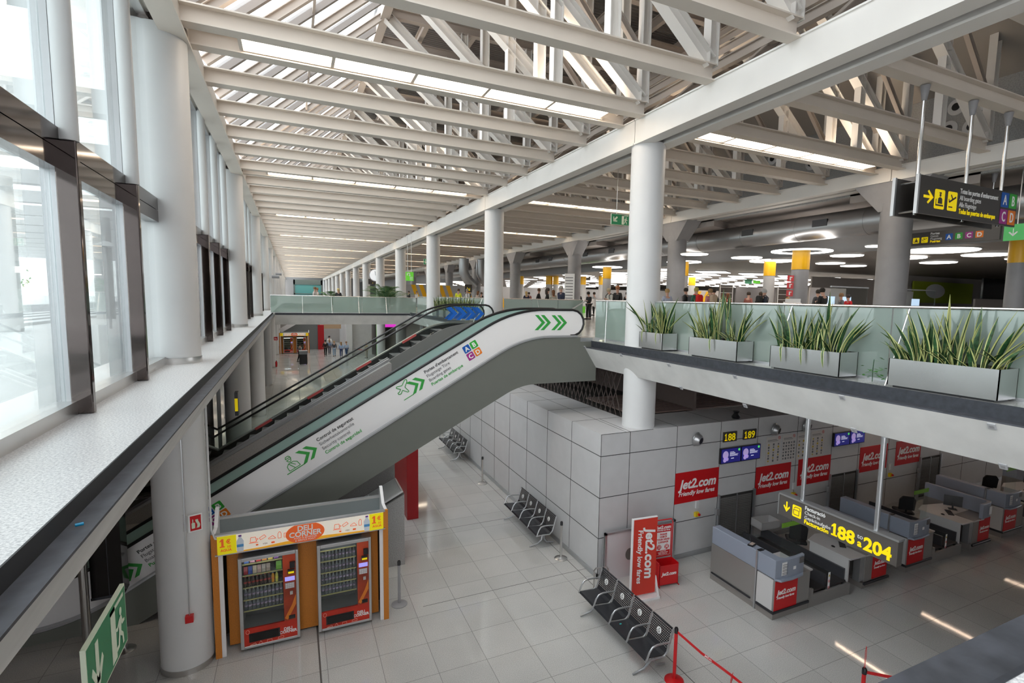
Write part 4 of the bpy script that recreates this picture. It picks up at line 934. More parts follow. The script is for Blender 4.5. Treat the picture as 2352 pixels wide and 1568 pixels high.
# ================================================================ BENCHES
def bench(lab, x, y):
    r = thing('beam_seat', lab, 'bench', (x, y, 0)); n = 4; p = .60
    MB().bar((.05, .1, .36), (.05, n * p - .1, .36), .07, .05).build('beam', ALU, r)
    for yv in (.25, n * p - .25):
        MB().tube([(-.36, yv, .02), (-.12, yv, .06), (.0, yv, .16), (.04, yv, .36)], [.018, .022, .024, .03], 8).tube([(.36, yv, .02), (.16, yv, .06), (.08, yv, .16), (.05, yv, .36)], [.018, .022, .024, .03], 8).build('leg', ALU, r, smooth=True)
    for i in range(n):
        a, b = i * p + .03, (i + 1) * p - .03
        prof = [(-.27, .41), (-.25, .44), (-.15, .43), (.10, .40), (.17, .42), (.20, .48)]
        mb = MB()
        for (p0, p1) in zip(prof, prof[1:]): mb.add([(p0[0], a, p0[1]), (p1[0], a, p1[1]), (p1[0], b, p1[1]), (p0[0], b, p0[1]), (p0[0], a, p0[1] - .012), (p1[0], a, p1[1] - .012), (p1[0], b, p1[1] - .012), (p0[0], b, p0[1] - .012)], [(0, 1, 2, 3), (7, 6, 5, 4), (0, 4, 5, 1), (3, 2, 6, 7)])
        mb.build('seat', SEATB, r, smooth=True)
        bk = [(.20, .48), (.24, .62), (.27, .74), (.31, .84)]; mb = MB()
        for (p0, p1) in zip(bk, bk[1:]): mb.add([(p0[0], a, p0[1]), (p1[0], a, p1[1]), (p1[0], b, p1[1]), (p0[0], b, p0[1])], [(0, 1, 2, 3)])
        k = mb.build('backrest', SEAT, r, smooth=True); MB().bar((.31, a, .85), (.31, b, .85), .03, .025).build('top_edge', SEATB, k)
        uu = Vector((.07, 0, .24)).normalized(); org = Vector((.235, (a + b) / 2, .68))
        dc = decal(k, 'access_badge', [circ(0, 0, .062, 20)], org, (0, -1, 0), uu, TXTW, .006)
        decal(dc, 'symbol', flatp([circ(.005, .035, .010, 8)], stroke([(0, .025), (.0, -.005), (.022, -.005), (.03, -.035)], .008), stroke([(-.01 + .024 * math.cos(t), -.018 + .024 * math.sin(t)) for t in [2 + k_ * .5 for k_ in range(10)]], .007)), org - Vector((.007, 0, 0)), (0, -1, 0), uu, TXTK, .002)
    for i in range(n + 1):
        yv = i * p
        MB().tube([(-.28, yv, .40), (-.10, yv, .40), (.12, yv, .39), (.20, yv, .47), (.25, yv, .64), (.31, yv, .86)], .017, 8).build('side_frame', ALU, r, smooth=True)
        MB().tube([(-.26, yv, .41), (-.20, yv, .56), (-.14, yv, .63), (-.04, yv, .65), (.12, yv, .64), (.25, yv, .62)], .018, 8).build('armrest', ALU, r, smooth=True)
    return r
b1 = bench('row of four black perforated seats nearest the camera, beside the red banner', 5.72, 6.95)
inst(b1, (6.0, 12.15, 0), 'row of four black perforated seats against the clad box wall')
inst(b1, (6.05, 20.3, 0), 'row of black seats glimpsed under the printed escalator')
inst(b1, (5.6, 62.0, 0), 'row of black seats far down the lower hall by the walking group')
ltr = tag(MB().box(-.02, .02, -.01, .01, 0, .01).build('litter', mat('litter_teal', (.05, .5, .5), .5)), 'tiny teal scrap on the second seat of the nearest bench', 'litter'); ltr.location = (5.62, 8.0, .432)
# ================================================================ POSTS AND BELTS
def post(lab, x, y, m, base, grp=None, h=1.0):
    r = thing('queue_post', lab, 'queue post', (x, y, 0), 0, grp)
    MB().lathe([(.17, 0), (.17, .012), (.14, .03), (.04, .045)], n=28).build('base', base, r, smooth=True)
    MB().lathe([(.031, .03), (.031, h - .08)], n=18).build('pole', m, r, smooth=True)
    MB().lathe([(.036, h - .10), (.036, h - .02), (.025, h)], n=18).build('belt_head', BLACK, r, smooth=True); return r
q = atZ(1288, 1282, 0); ps = post('steel queue post between the wall bench and the nearest bench', q.x, q.y, STEEL, STEEL)
q = atZ(1108, 1110, 0); inst(ps, (q.x, q.y, 0), 'steel queue post standing alone beyond the wall bench')
q = atZ(903, 1392, 0); pd = post('dark queue post behind the right edge of the vending kiosk', 1.95, 11.1, GREYC, GREYC)
q = atZ(288, 1492, 0); inst(ps, (q.x, q.y, 0), 'steel queue post at the lower left beside the green exit sign')
q = atZ(1548, 1562, 0); rp1 = post('red queue post nearest the camera at the end of the bench', q.x, q.y, RED, RED)
q = atZ(1487, 1338, 0); inst(rp1, (q.x, q.y, 0), 'red queue post right behind the red banner')
q = atZ(1985, 1600, 0); rp2 = (6.0 + 2.55, 5.05); q2 = atZ(1986, 1533, 1.0); inst(rp1, (q2.x, q2.y, 0), 'red queue post with a slim sign loop at the bottom right')
P1 = Vector((atZ(1548, 1562, 0).x, atZ(1548, 1562, 0).y, .93)); P2 = Vector((q2.x, q2.y, .93))
e = atZ(1678, 1549, .86)
def belt(lab, pts):
    mb = MB()
    for a, b in zip(pts, pts[1:]): mb.bar(a, b, .004, .05)
    return tag(mb.build('barrier_belt', RED), lab, 'barrier belt')
e2 = Vector((7.0, 5.3, .93))
bb = belt('red belt running from the nearest red post out of the bottom of the picture', [tuple(P1), tuple(P1.lerp(e, .5) - Vector((0, 0, .03))), tuple(e), tuple(e + (e - P1) * .6)])
dv = (e - P1).normalized(); text(bb, 'Jet2.com', P1.lerp(e, .55) + Vector((-.004, -.006, -.035)), dv, (0, 0, 1), .05, TXTW, bold=.02, shear=.2)
belt('red belt leaving the post at the bottom right', [tuple(P2), tuple(P2 + Vector((.5, -.35, -.05))), tuple(P2 + Vector((1.2, -.8, 0)))])
sl = tag(MB().tube([(-.012, 0, .0), (-.015, 0, .28), (0, 0, .36), (.015, 0, .28), (.012, 0, .0)], .004, 6).build('sign_loop', RED), 'thin red pointed sign loop on top of the bottom right post', 'sign holder'); sl.location = (q2.x, q2.y, 1.0)
hs_ = thing('hanging_sign', 'red hanging belt sign with a white roundel at the bottom edge', 'sign', tuple(e - Vector((-.02, .01, .28))), .6)
B('plate', REDP, (-.09, .09, -.004, .004, 0, .26), hs_); decal(hs_, 'roundel', [circ(0, .13, .06, 18, .045)], (0, -.006, 0), XR, ZU, TXTW)
# ================================================================ RED BANNER AND LUGGAGE SIZER
q = atZ(1475, 1353, 0)
bn = thing('roll_up_banner', 'tall red airline banner with vertical white lettering beside the nearest bench', 'banner', (6.72, 9.2, 0), -.08)
B('board', mat('banner_red', (.62, .035, .018), .45), (0, .62, 0, .05, .08, 1.86), bn); MB().box(-.02, 0, -.01, .06, .05, 1.88).box(0, .62, -.0, .05, 1.86, 1.88).build('edge', CLAD, bn)
MB().box(-.02, .66, -.16, .2, 0, .05).prism([(.62, -.12, .05), (.66, -.12, .05), (.66, .02, .45), (.62, .02, .45)], (0, .04, 0)).build('foot', CLAD, bn)
text(bn, 'Jet2.com', (.33, -.004, 1.62), (0, 0, -1), (1, 0, 0), .33, TXTW, bold=.03, shear=.15); text(bn, 'Friendly low fares', (.13, -.004, 1.62), (0, 0, -1), (1, 0, 0), .175, TXTW, bold=.02, shear=.15)
sz = thing('luggage_sizer', 'red hand luggage sizer with a notice on its tall frame', 'luggage sizer', (7.62, 9.35, 0), -.1)
mb = MB().box(0, .015, 0, .30, .06, .55).box(.50, .515, 0, .30, .06, .55).box(0, .515, 0, .015, .06, .52).box(0, .515, .285, .30, .06, .55).box(0, .515, 0, .3, .05, .065); mb.build('bin', RED, sz)
MB().tube([(.0, .32, .0), (.0, .32, 1.42), (.04, .32, 1.5), (.48, .32, 1.5), (.52, .32, 1.42), (.52, .32, 0)], .014, 8).tube([(0, -.04, .02), (0, .36, .02)], .012).tube([(.52, -.04, .02), (.52, .36, .02)], .012).tube([(-.03, .0, .05), (-.03, .0, .6), (-.03, .3, .6)], .012).build('frame', RED, sz)
bd2 = B('notice_board', REDP, (.03, .49, .31, .33, .58, 1.38), sz)
B('paper', TXTW, (.06, .46, .303, .31, .62, 1.20), bd2)
text(bd2, 'Jet2.com', (.26, .30, 1.285), XR, ZU, .11, TXTW, align='CENTER', bold=.03, shear=.2); text(bd2, 'Friendly low fares', (.26, .30, 1.235), XR, ZU, .05, TXTW, align='CENTER', bold=.02, shear=.2)
for i, s in enumerate(('PLEASE', 'CHECK', 'YOUR HAND', 'LUGGAGE')): text(bd2, s, (.26, .298, 1.13 - i * .065), XR, ZU, .06, REDP, align='CENTER', bold=.03)
decal(bd2, 'roundel', flatp([circ(.15, .83, .062, 20)], [circ(.36, .83, .062, 20)]), (0, .300, 0), XR, ZU, REDP); decal(bd2, 'case_icon', flatp(stroke(rrect(.12, .79, .18, .87, .01) + [(.12, .80)], .01), stroke([(.135, .83), (.15, .81), (.175, .85)], .01), stroke(rrect(.33, .79, .39, .87, .01) + [(.33, .80)], .01), [line2((.345, .81), (.375, .85), .01), line2((.375, .81), (.345, .85), .01)]), (0, .296, 0), XR, ZU, TXTW)
decal(bd2, 'caption_panel', [rect(.07, .63, .45, .75)], (0, .300, 0), XR, ZU, REDP)
for i, s in enumerate(('If your hand', 'luggage does not fit', 'please check it in')): text(bd2, s, (.26, .296, .72 - i * .035), XR, ZU, .034, TXTW, align='CENTER', bold=.02)
text(sz, 'Jet2.com', (.26, -.002, .28), XR, ZU, .11, TXTW, align='CENTER', bold=.03, shear=.2)
# ================================================================ CHECK-IN DESKS
DBL = mat('desk_blue_grey', (.27, .30, .37), .35); DTA = mat('desk_taupe', (.30, .285, .275), .3, metal=.35); DKI = mat('desk_kick', (.22, .20, .19), .4); DTOP = mat('desk_top_white', (.55, .54, .54), .35); BMP = mat('bumper_black', (.02, .02, .024), .4)
def front_print(r, x0, x1, z0, z1, y=0):
    t = B('airline_panel', REDP, (x0, x1, y - .012, y, z0, z1), r)
    text(t, 'Jet2.com', (x0 + (x1 - x0) * .1, y - .014, z0 + (z1 - z0) * .52), XR, ZU, (x1 - x0) * .23, TXTW, bold=.03, shear=.2); text(t, 'Friendly low fares', (x0 + (x1 - x0) * .09, y - .014, z0 + (z1 - z0) * .38), XR, ZU, (x1 - x0) * .108, TXTW, bold=.02, shear=.2)
def desk_a(lab, x, y):
    """left-hand desk: long side screen running back, short front block"""
    r = thing('check_in_desk', lab, 'check-in desk', (x, y, 0)); D = 1.85
    MB().box(0, .20, .52, D, .12, .90).build('side_panel', DTA, r)
    MB().box(0, .22, .50, D, .90, 1.32).build('side_screen', DBL, r, bevel=.015)
    MB().box(0.0, .20, .52, D, 0, .12).box(.0, 1.10, .0, .48, 0, .14).build('plinth', DKI, r)
    MB().box(-.03, 0, .60, D - .05, .16, .20).box(-.03, 1.10, -.03, 0, .14, .20).box(-.03, 0, 0, .44, .14, .20).build('bumper', BMP, r, bevel=.01)
    MB().box(.02, 1.10, .0, .48, .14, .88).build('front_cabinet', DTA, r)
    MB().box(-.01, .02, .03, .45, .18, .88).build('end_panel', DTOP, r)
    # curved grey front band
    pr = [(0, 0), (.30, -.05), (.60, -.05), (.85, -.02), (.87, .06), (.60, .03), (.30, .03), (.22, .10), (.22, .48), (0, .48)]
    MB().prism([(a, b, .90) for a, b in pr], (0, 0, .42)).build('front_band', DBL, r, bevel=.012)
    lip = [(.08, -.10), (.4, -.12), (.75, -.09), (.85, -.02), (.85, .02), (.0, .02)]
    MB().prism([(a, b, .87) for a, b in lip], (0, 0, .045)).build('shelf_lip', DBL, r, bevel=.01)
    MB().box(.22, 1.22, .03, .90, .84, .875).build('worktop', DTOP, r)
    MB().box(-.02, .0, .465, .505, 0, 1.34).build('joint_post', ALU, r); B('cap', BLACK, (.03, .16, .45, .53, 1.32, 1.335), r)
    front_print(r, .02, .70, .20, .85)
    n_ = decal(r, 'paper_notice', [rect(.14, .98, .34, 1.27)], (0, -.045, 0), XR, ZU, TXTW); decal(n_, 'print', [rect(.16, z, .32, z + .01) for z in (1.0, 1.03, 1.07, 1.10, 1.14, 1.17, 1.21)], (0, -.049, 0), XR, ZU, TXTGR)
    decal(r, 'sticker', [rect(.48, 1.06, .56, 1.13)], (0, -.052, 0), XR, ZU, TXTW); B('speaker_grille', mat('grille_dark', (.12, .11, .11), .5), (.67, .80, -.055, -.03, 1.16, 1.28), r)
    return r
def desk_b(lab, x, y):
    """right-hand desk: low white worktop on the conveyor side, grey band and red front panel at the right"""
    r = thing('check_in_desk', lab, 'check-in desk', (x, y, 0))
    MB().box(.52, 1.36, 0, .50, .14, .84).build('front_cabinet', DTA, r); MB().box(.50, 1.34, .03, .5, 0, .14).build('plinth', DKI, r); MB().box(.48, 1.42, -.05, 0, .12, .18).build('bumper', BMP, r, bevel=.01)
    front_print(r, .80, 1.34, .20, .84)
    MB().prism([(0, .02, .80), (1.0, -.02, .80), (1.3, .1, .80), (1.3, 1.1, .80), (.45, 1.3, .80), (.0, 1.15, .80)], (0, 0, .035)).build('worktop', DTOP, r, bevel=.006)
    MB().box(.02, .06, .08, 1.1, .25, .80).build('side_panel', DTOP, r); B('grey_column', ALU, (.36, .52, .02, .18, .2, .80), r)
    MB().prism([(.82, -.06, .86), (1.2, -.05, .86), (1.38, .02, .86), (1.38, 1.7, .86), (1.28, 1.7, .86), (1.28, .10, .86), (1.15, .04, .86), (.82, .04, .86)], (0, 0, .42)).build('front_band', DBL, r, bevel=.012)
    n_ = decal(r, 'paper_notice', [rect(1.12, .95, 1.25, 1.18)], (0, -.064, 0), XR, ZU, TXTW)
    MB().box(1.28, 1.36, .5, 1.7, 0, .86).build('rear_panel', DTA, r)
    return r
def conveyor(lab, x, y):
    r = thing('baggage_conveyor', lab, 'conveyor', (x, y, 0)); W_ = 1.38; D = 2.55
    B('belt', mat('belt_dark', (.045, .04, .04), .6), (.08, W_ * .5 - .04, .10, D, .26, .30), r); B('belt', MATS['belt_dark'], (W_ * .5 + .04, W_ - .02, .10, D, .26, .30), r)
    SD = mat('conveyor_side', (.085, .085, .095), .35, metal=.4)
    for a, b in ((0, .07), (W_ * .5 - .03, W_ * .5 + .03), (W_ - .05, W_)): B('side_rail', SD, (a, b, .14, D, .18, .56), r)
    MB().box(0, W_, .0, .05, .0, .27).box(0, .12, .0, .05, .27, .42).build('front_barrier', DTA, r); B('side_trim', DTA, (-.02, .02, .0, .12, 0, .46), r)
    pn = MB().box(W_ * .5 - .012, W_ * .5 + .012, .05, D - .3, .56, .68).build('divider_glass', CGL, r)
    tg = decal(r, 'warning_strip', [rect(W_ * .5 - .035, .18, W_ * .5 + .035, .66)], (0, .048, 0), XR, ZU, TXTW)
    decal(tg, 'warning_mark', flatp([[(W_ * .5 - .028, .56), (W_ * .5 + .028, .56), (W_ * .5, .62)]],), (0, .044, 0), XR, ZU, YELP)
    for z in (.45, .30): decal(tg, 'ban_mark', stroke([(W_ * .5 + .026 * math.cos(a), z + .03 * math.sin(a)) for a in [k * .63 for k in range(11)]], .007) + [line2((W_ * .5 - .02, z + .02), (W_ * .5 + .02, z - .02), .007)], (0, .044, 0), XR, ZU, RED)
    return r
def glasspost(lab, x, y):
    r = thing('screen_panel', lab, 'glass screen', (x, y, .88)); B('pane', CGL, (0, .62, -.006, .006, 0, 1.02), r); B('green_header', mat('header_green', (.17, .36, .03), .5), (0, .62, -.010, .010, .92, 1.02), r); return r
def monitor(x, y, z, lab, grp=None, rz=0):
    r = thing('computer_monitor', lab, 'monitor', (x, y, z), rz, grp); B('screen', BLACK, (-.22, .22, 0, .025, .10, .40), r); MB().box(-.02, .02, .01, .03, .01, .2).box(-.1, .1, -.06, .1, 0, .015).build('stand', BLACK, r); return r
def keyboard(x, y, z, lab, rz=0):
    r = thing('keyboard', lab, 'keyboard', (x, y, z), rz); B('case', BLACK, (-.2, .2, -.07, .07, 0, .015), r); mb = MB()
    for i in range(12):
        for j in range(4): mb.box(-.19 + i * .032, -.165 + i * .032, -.06 + j * .031, -.036 + j * .031, .015, .019)
    mb.build('keys', mat('key_dark', (.03, .03, .03), .5), r)
def chair(x, y, rz, lab):
    r = thing('office_chair', lab, 'chair', (x, y, 0), rz); FB = mat('black_fabric', (.012, .012, .014), .8)
    MB().box(-.24, .24, -.22, .24, .46, .54).build('seat', FB, r, bevel=.03); MB().prism([(-.21, .22, .62), (.21, .22, .62), (.22, .27, .95), (.14, .28, 1.06), (-.14, .28, 1.06), (-.22, .27, .95)], (0, .06, 0)).build('backrest', FB, r, bevel=.02)
    MB().tube([(0, 0, .1), (0, 0, .46)], .03).build('gas_column', BLACK, r); MB().bar((0, .2, .5), (0, .26, .7), .05, .02).build('back_bracket', BLACK, r); mb = MB()
    for k in range(5): a = k * 1.2566; mb.bar((0, 0, .1), (.28 * math.cos(a), .28 * math.sin(a), .06), .04, .03); mb.box(.28 * math.cos(a) - .02, .28 * math.cos(a) + .02, .28 * math.sin(a) - .02, .28 * math.sin(a) + .02, 0, .05)
    mb.build('star_base', BLACK, r)
MOD = 4.78
nmA = ['nearest', 'second', 'third']
for k in range(3):
    x = 9.05 + MOD * k; y = 7.36 + .07 * k; nm = nmA[k]
    if k == 0:
        A0 = desk_a('check-in desk nearest the camera, blue-grey side screen and red airline panel', x, y); C0 = conveyor('pair of baggage conveyors beside the nearest desk', x + 1.13, y); B0 = desk_b('white-topped check-in desk just right of the first conveyors, behind the big board', x + 2.5, y); G0 = glasspost('upright glass screen with green header over the nearest desk', x + .55, y + .35)
    else:
        inst(A0, (x, y, 0), 'check-in desk with long side screen, %s from the camera' % nm); inst(C0, (x + 1.13, y, 0), 'pair of baggage conveyors beside the %s long desk' % nm)
        inst(B0, (x + 2.5, y, 0), 'white-topped check-in desk right of the %s pair of conveyors' % nm); inst(G0, (x + .75, y + .35, .88), 'upright glass screen with green header over the %s long desk' % nm)
    monitor(x + 3.45, y + .75, .835, 'black computer monitor on the %s white-topped desk' % nm, rz=2.2); keyboard(x + 3.05, y + .62, .835, 'black keyboard on the %s white-topped desk' % nm, rz=.7)
    ms = MB().lathe([(.03, 0), (.032, .015), (.015, .03)], n=14, sx=1, sy=1.6).build('computer_mouse', BLACK, smooth=True); ms.location = (x + 2.72, y + .62, .835); tag(ms, 'black mouse on the %s white-topped desk' % nm, 'mouse')
    chair(x + 2.85, y + 1.75, 2.4, 'black office chair behind the %s white-topped desk' % nm)
    ce = MB().box(x + .1, x + 2.4, y + 2.56, y + 2.9, 0, 0).build if 0 else None
tl = thing('desk_phone', 'dark handset lying on the blue-grey screen of the nearest desk', 'phone', (9.16, 8.10, 1.32), .3); B('body', BLACK, (-.1, .1, -.06, .06, 0, .03), tl); B('display', mat('phone_pale', (.5, .4, .35), .5), (-.07, .07, -.04, .04, .03, .034), tl); MB().tube([(.05, .05, .02), (.06, .12, .2), (-.02, .16, .36)], .005, 6).build('aerial', BLACK, tl)
wb = thing('plastic_tray', 'pale plastic tray on the conveyor end by the first shutter', 'tray', (11.35, 9.75, .56), -.1); MB().box(0, .62, 0, .02, 0, .22).box(0, .62, .4, .42, 0, .22).box(0, .02, 0, .42, 0, .22).box(.60, .62, 0, .42, 0, .22).box(0, .62, 0, .42, 0, .02).build('tray', mat('tray_white', (.52, .50, .50), .4), wb)
# ================================================================ HANGING SIGNS
def poles(r, pts, z0, z1, rad=.035, cone=True):
    for (x, y) in pts:
        MB().tube([(x, y, z0), (x, y, z1)], rad, 14).build('pole', ALU if not cone else STEELW, r, smooth=True)
        if cone: MB().lathe([(rad + .01, z1 - .28), (.085, z1 - .02), (.085, z1)], c=(x, y, 0), n=16).build('socket', GREYC, r, smooth=True)
# check-in board along Y, facing -X
ck = thing('check_in_board', 'brown-grey hanging board reading 188 to 204 in yellow over the check-in desks', 'sign', (7.62, 4.18, 0))
L_ = 1.98; z0, z1 = 3.06, 3.42
B('panel', SIGNG, (-.06, .06, 0, L_, z0, z1), ck); MB().box(-.07, .07, -.01, L_ + .01, z1, z1 + .03).box(-.07, .07, L_, L_ + .02, z0, z1).build('frame', ALU, ck)
MB().tube([(0, L_ - .40, z1), (0, L_ - .40, 4.83)], .036, 16).build('pole', ALU, ck, smooth=True); MB().tube([(0, .35, z1), (0, .35, 4.83)], .036, 16).build('pole', ALU, ck, smooth=True)
RM, UM = (0, -1, 0), (0, 0, 1)
def ck_o(dy, z): return (-.063, L_ - dy, z)
decal(ck, 'down_arrow', xf(arrow(.2), .09, z0 + .10, .13, .18), ck_o(0, 0), RM, UM, YEL)
sq = decal(ck, 'suitcase_icon', [rrect(.27, z0 + .08, .44, z0 + .28, .02)], ck_o(0, 0), RM, UM, YEL)
decal(sq, 'symbol', flatp(stroke([(.295, z0 + .13), (.295, z0 + .20), (.40, z0 + .20), (.40, z0 + .12), (.295, z0 + .12)], .010), stroke([(.30, z0 + .22), (.33, z0 + .25), (.41, z0 + .25), (.42, z0 + .2)], .010)), (-.067, L_, 0), RM, UM, SIGNG)
for i, (s, m, b, sz_) in enumerate((('Facturació', TXTW, .02, .088), ('Check-in', TXTW, 0, .078), ('Gepäckaufgabe', TXTW, 0, .078), ('Facturación', YEL, .03, .094))):
    text(ck, s, ck_o(.50, z1 - .085 - i * .078), RM, UM, sz_, m, bold=b)
one(ck, -.0615, L_ - .985, z0 + .05, .20, YEL, RM, UM, .2); text(ck, '88', ck_o(1.09, z0 + .05), RM, UM, .275, YEL, bold=.035); text(ck, '204', ck_o(1.50, z0 + .05), RM, UM, .27, YEL, bold=.035)
text(ck, 'to', ck_o(1.40, z0 + .18), RM, UM, .10, TXTW); text(ck, 'a', ck_o(1.41, z0 + .06), RM, UM, .15, YEL, bold=.03)
# boarding sign along X, facing the camera
sy = 6.18; xa = atY(2115, 400, sy).x; xb = atY(2338, 446, sy).x; zt = atY(2115, 400, sy).z; zb = atY(2105, 488, sy).z
bs = thing('boarding_sign', 'black hanging sign with arrow and letters A B C D on three steel poles', 'sign', (xa, sy, 0)); L_ = xb - xa
B('front_panel', SIGNK, (0, L_, 0, .05, zb, zt), bs); B('rear_panel', SIGNK, (-.02, L_, .42, .47, zb, zt), bs); MB().box(-.05, 0, -.005, .055, zb - .01, zt + .01).box(-.07, -.02, .415, .475, zb - .01, zt + .01).build('end_cap', ALU, bs)
MB().tube([(.12, .05, zt - .1), (.12, .42, zt - .1)], .02).tube([(.12, .05, zb + .06), (.12, .42, zb + .06)], .02).build('spacer', STEEL, bs)
bs_x = [atY(2107, 410, 6.42).x - xa, atY(2218, 420, 6.42).x - xa, atY(2300, 430, 6.42).x - xa]
poles(bs, [(x, .24) for x in bs_x], zb + .02, 10.94)
k = L_ / 2.15; H = zt - zb
def bo(x, z): return (0, -.003, 0)
decal(bs, 'arrow', xf(arrow(.2), L_ * .04, zb + H * .28, L_ * .09, H * .36, rot=math.pi / 2), (0, -.003, 0), XR, ZU, YEL)
def icon_sq(r, x0, x1, z0_, z1_, shape, mk, y=-.003, inkm=SIGNK):
    s = decal(r, 'pictogram', [rrect(x0, z0_, x1, z1_, (x1 - x0) * .1)], (0, y, 0), XR, ZU, YEL, .003); decal(s, 'symbol', xf(shape, x0 + (x1 - x0) * .12, z0_ + (z1_ - z0_) * .15, (x1 - x0) * .76, (z1_ - z0_) * .7), (0, y - .0045, 0), XR, ZU, inkm, .002)
OFF2 = [circ(.55, .80, .12, 10), [(.40, .92), (.70, .92), (.68, 1.02), (.42, 1.02)], [(.28, .18), (.30, .55), (.45, .65), (.65, .65), (.82, .55), (.86, .18)], [(0, .0), (1, .0), (1, .12), (0, .12)], [(0, .12), (.08, .12), (.08, .5), (0, .5)]]
icon_sq(bs, L_ * .14, L_ * .235, zb + H * .18, zb + H * .70, OFF2, 0); icon_sq(bs, L_ * .265, L_ * .355, zb + H * .18, zb + H * .70, PLANE, 0)
for i, (s, m, b) in enumerate((('Totes les portes d\'embarcament', TXTW, .02), ('All boarding gates', TXTW, 0), ('Alle Flugsteige', TXTW, 0), ('Todas las puertas de embarque', YEL, .02))):
    text(bs, s, (L_ * .38, -.006, zb + H * (.70 - .185 * i)), XR, ZU, H * .19, m, bold=b, xs=.80)
for i, (ch, cm) in enumerate(CB):
    sx = (L_ * .085); x0 = L_ * .815 + (i % 2) * sx * 1.08; zz = zb + H * (.53 if i < 2 else .04)
    s = decal(bs, 'letter_badge', [rrect(x0, zz, x0 + sx, zz + H * .43, .015)], (0, -.003, 0), XR, ZU, cm); text(s, ch, (x0 + sx / 2, -.009, zz + H * .08), XR, ZU, H * .40, TXTW, align='CENTER', bold=.02, xs=.75)
# second dark sign further back, along X but lower and further
L2 = 3.3; z0, z1 = 8.72, 9.14; H = z1 - z0
s2 = thing('gate_sign', 'dark wide hanging sign with Portes and four coloured letters, behind the black one', 'sign', (18.9, 11.75, 0), -math.pi / 2)
B('panel', SIGNG, (0, L2, 0, .1, z0, z1), s2); poles(s2, [(.75, .05), (L2 - .3, .05)], z1, 10.7, .03, True)
decal(s2, 'down_arrow', xf(arrow(.2), L2 * .20, z0 + H * .15, L2 * .04, H * .45), (0, -.003, 0), XR, ZU, YEL); icon_sq(s2, L2 * .27, L2 * .33, z0 + H * .18, z0 + H * .62, OFF2, 0); icon_sq(s2, L2 * .35, L2 * .41, z0 + H * .18, z0 + H * .62, PLANE, 0)
for i, (s, m, b) in enumerate((('Portes', TXTW, .03), ('Gates', TXTW, 0), ('Flugsteig', TXTW, 0), ('Puertas', YEL, .03))): text(s2, s, (L2 * .43, -.005, z0 + H * (.76 - .2 * i)), XR, ZU, H * .24, m, bold=b)
for i, (ch, cm) in enumerate(CB):
    x0 = L2 * (.565 + .083 * i); w_ = L2 * .062; s = decal(s2, 'letter_badge', [rect(x0, z0 + H * .25, x0 + w_, z0 + H * .72)], (0, -.003, 0), XR, ZU, cm); text(s, ch, (x0 + w_ / 2, -.008, z0 + H * .33), XR, ZU, H * .42, TXTW, align='CENTER', bold=.03)
def exitsign(lab, org, r_, u_, w_, h_, mir=False, both=True, arrow_='down', thick=.03):
    R_, U_ = Vector(r_), Vector(u_); N = R_.cross(U_); o = Vector(org)
    t = thing('exit_sign', lab, 'exit sign', tuple(o)); z = Vector((0, 0, 0))
    decal(t, 'plate', [rect(0, 0, w_, h_)], -N * thick / 2, r_, u_, EXITW, thick)
    decal(t, 'green_field', [rect(w_ * .015, h_ * .03, w_ * .985, h_ * .97)], N * thick / 2, r_, u_, GREEN, .002)
    e_ = N * (thick / 2 + .003)
    if arrow_ == 'down': decal(t, 'arrow', xf(arrow(.26), w_ * .08, h_ * .12, h_ * .62 * .8, h_ * .76), e_, r_, u_, EXITW, .002)
    else: decal(t, 'arrow', xf(arrow(.26), w_ * .06, h_ * .2, h_ * .62, h_ * .62, rot=-.785), e_, r_, u_, EXITW, .002)
    decal(t, 'doorway', [rect(w_ * .56, h_ * .08, w_ * .94 if 0 else w_ * .68, h_ * .92), rect(w_ * .56, h_ * .86, w_ * .92, h_ * .92)], e_, r_, u_, EXITW, .002)
    decal(t, 'running_figure', xf(RUNMAN, w_ * .62, h_ * .08, h_ * .62, h_ * .72), e_ + N * .002, r_, u_, EXITW, .002); return t
ex = exitsign('large green exit sign hanging at the lower left under the granite ledge', (-1.25, 4.02, 3.97), (0, 1, 0), (0, 0, 1), .86, .47, thick=.028)
# arrows on the near side face +X
p = atY(1403, 515, 14.0); e2_ = exitsign('green exit sign with diagonal arrow, half hidden by the big white column', (p.x, 14.0, p.z), XR, ZU, .68, .33, arrow_='diag'); MB().tube([(.2, 0, .33), (.2, 0, 10.95 - p.z)], .01).build('rod', STEEL, e2_)
p = atY(973, 607, 34); e3_ = exitsign('small green exit sign far along the row of white columns', (p.x, 34, p.z), XR, ZU, .45, .36); MB().tube([(.2, 0, .33), (.2, 0, 10.95 - p.z)], .01).build('rod', STEEL, e3_)
def hungsign(lab, px, py, px2, py2, Y, m, rows=(), th=.06, tm=TXTW, nm='hanging_board', up=10.7):
    a = atY(px, py, Y); b = atY(px2, py2, Y); t = thing(nm, lab, 'sign', (a.x, Y, min(a.z, b.z))); w_ = b.x - a.x; h = abs(a.z - b.z)
    B('panel', m, (0, w_, 0, th, 0, h), t); n = max(1, len(rows))
    if up: MB().tube([(w_ * .25, th / 2, h), (w_ * .25, th / 2, up - min(a.z, b.z))], .015).tube([(w_ * .75, th / 2, h), (w_ * .75, th / 2, up - min(a.z, b.z))], .015).build('rod', STEEL, t)
    for i, s in enumerate(rows): text(t, s, (w_ * .5, -.004, h * (1 - (i + .8) / n)), XR, ZU, h / n * .8, tm, align='CENTER')
    return t, w_, h
LIME = mat('lime_sign', (.12, .55, .03), .5, emit=(.15, .6, .05), es=.25)
t, w_, h = hungsign('lime green hanging direction sign left of the second row column', 932, 624, 950, 645, 36, LIME)
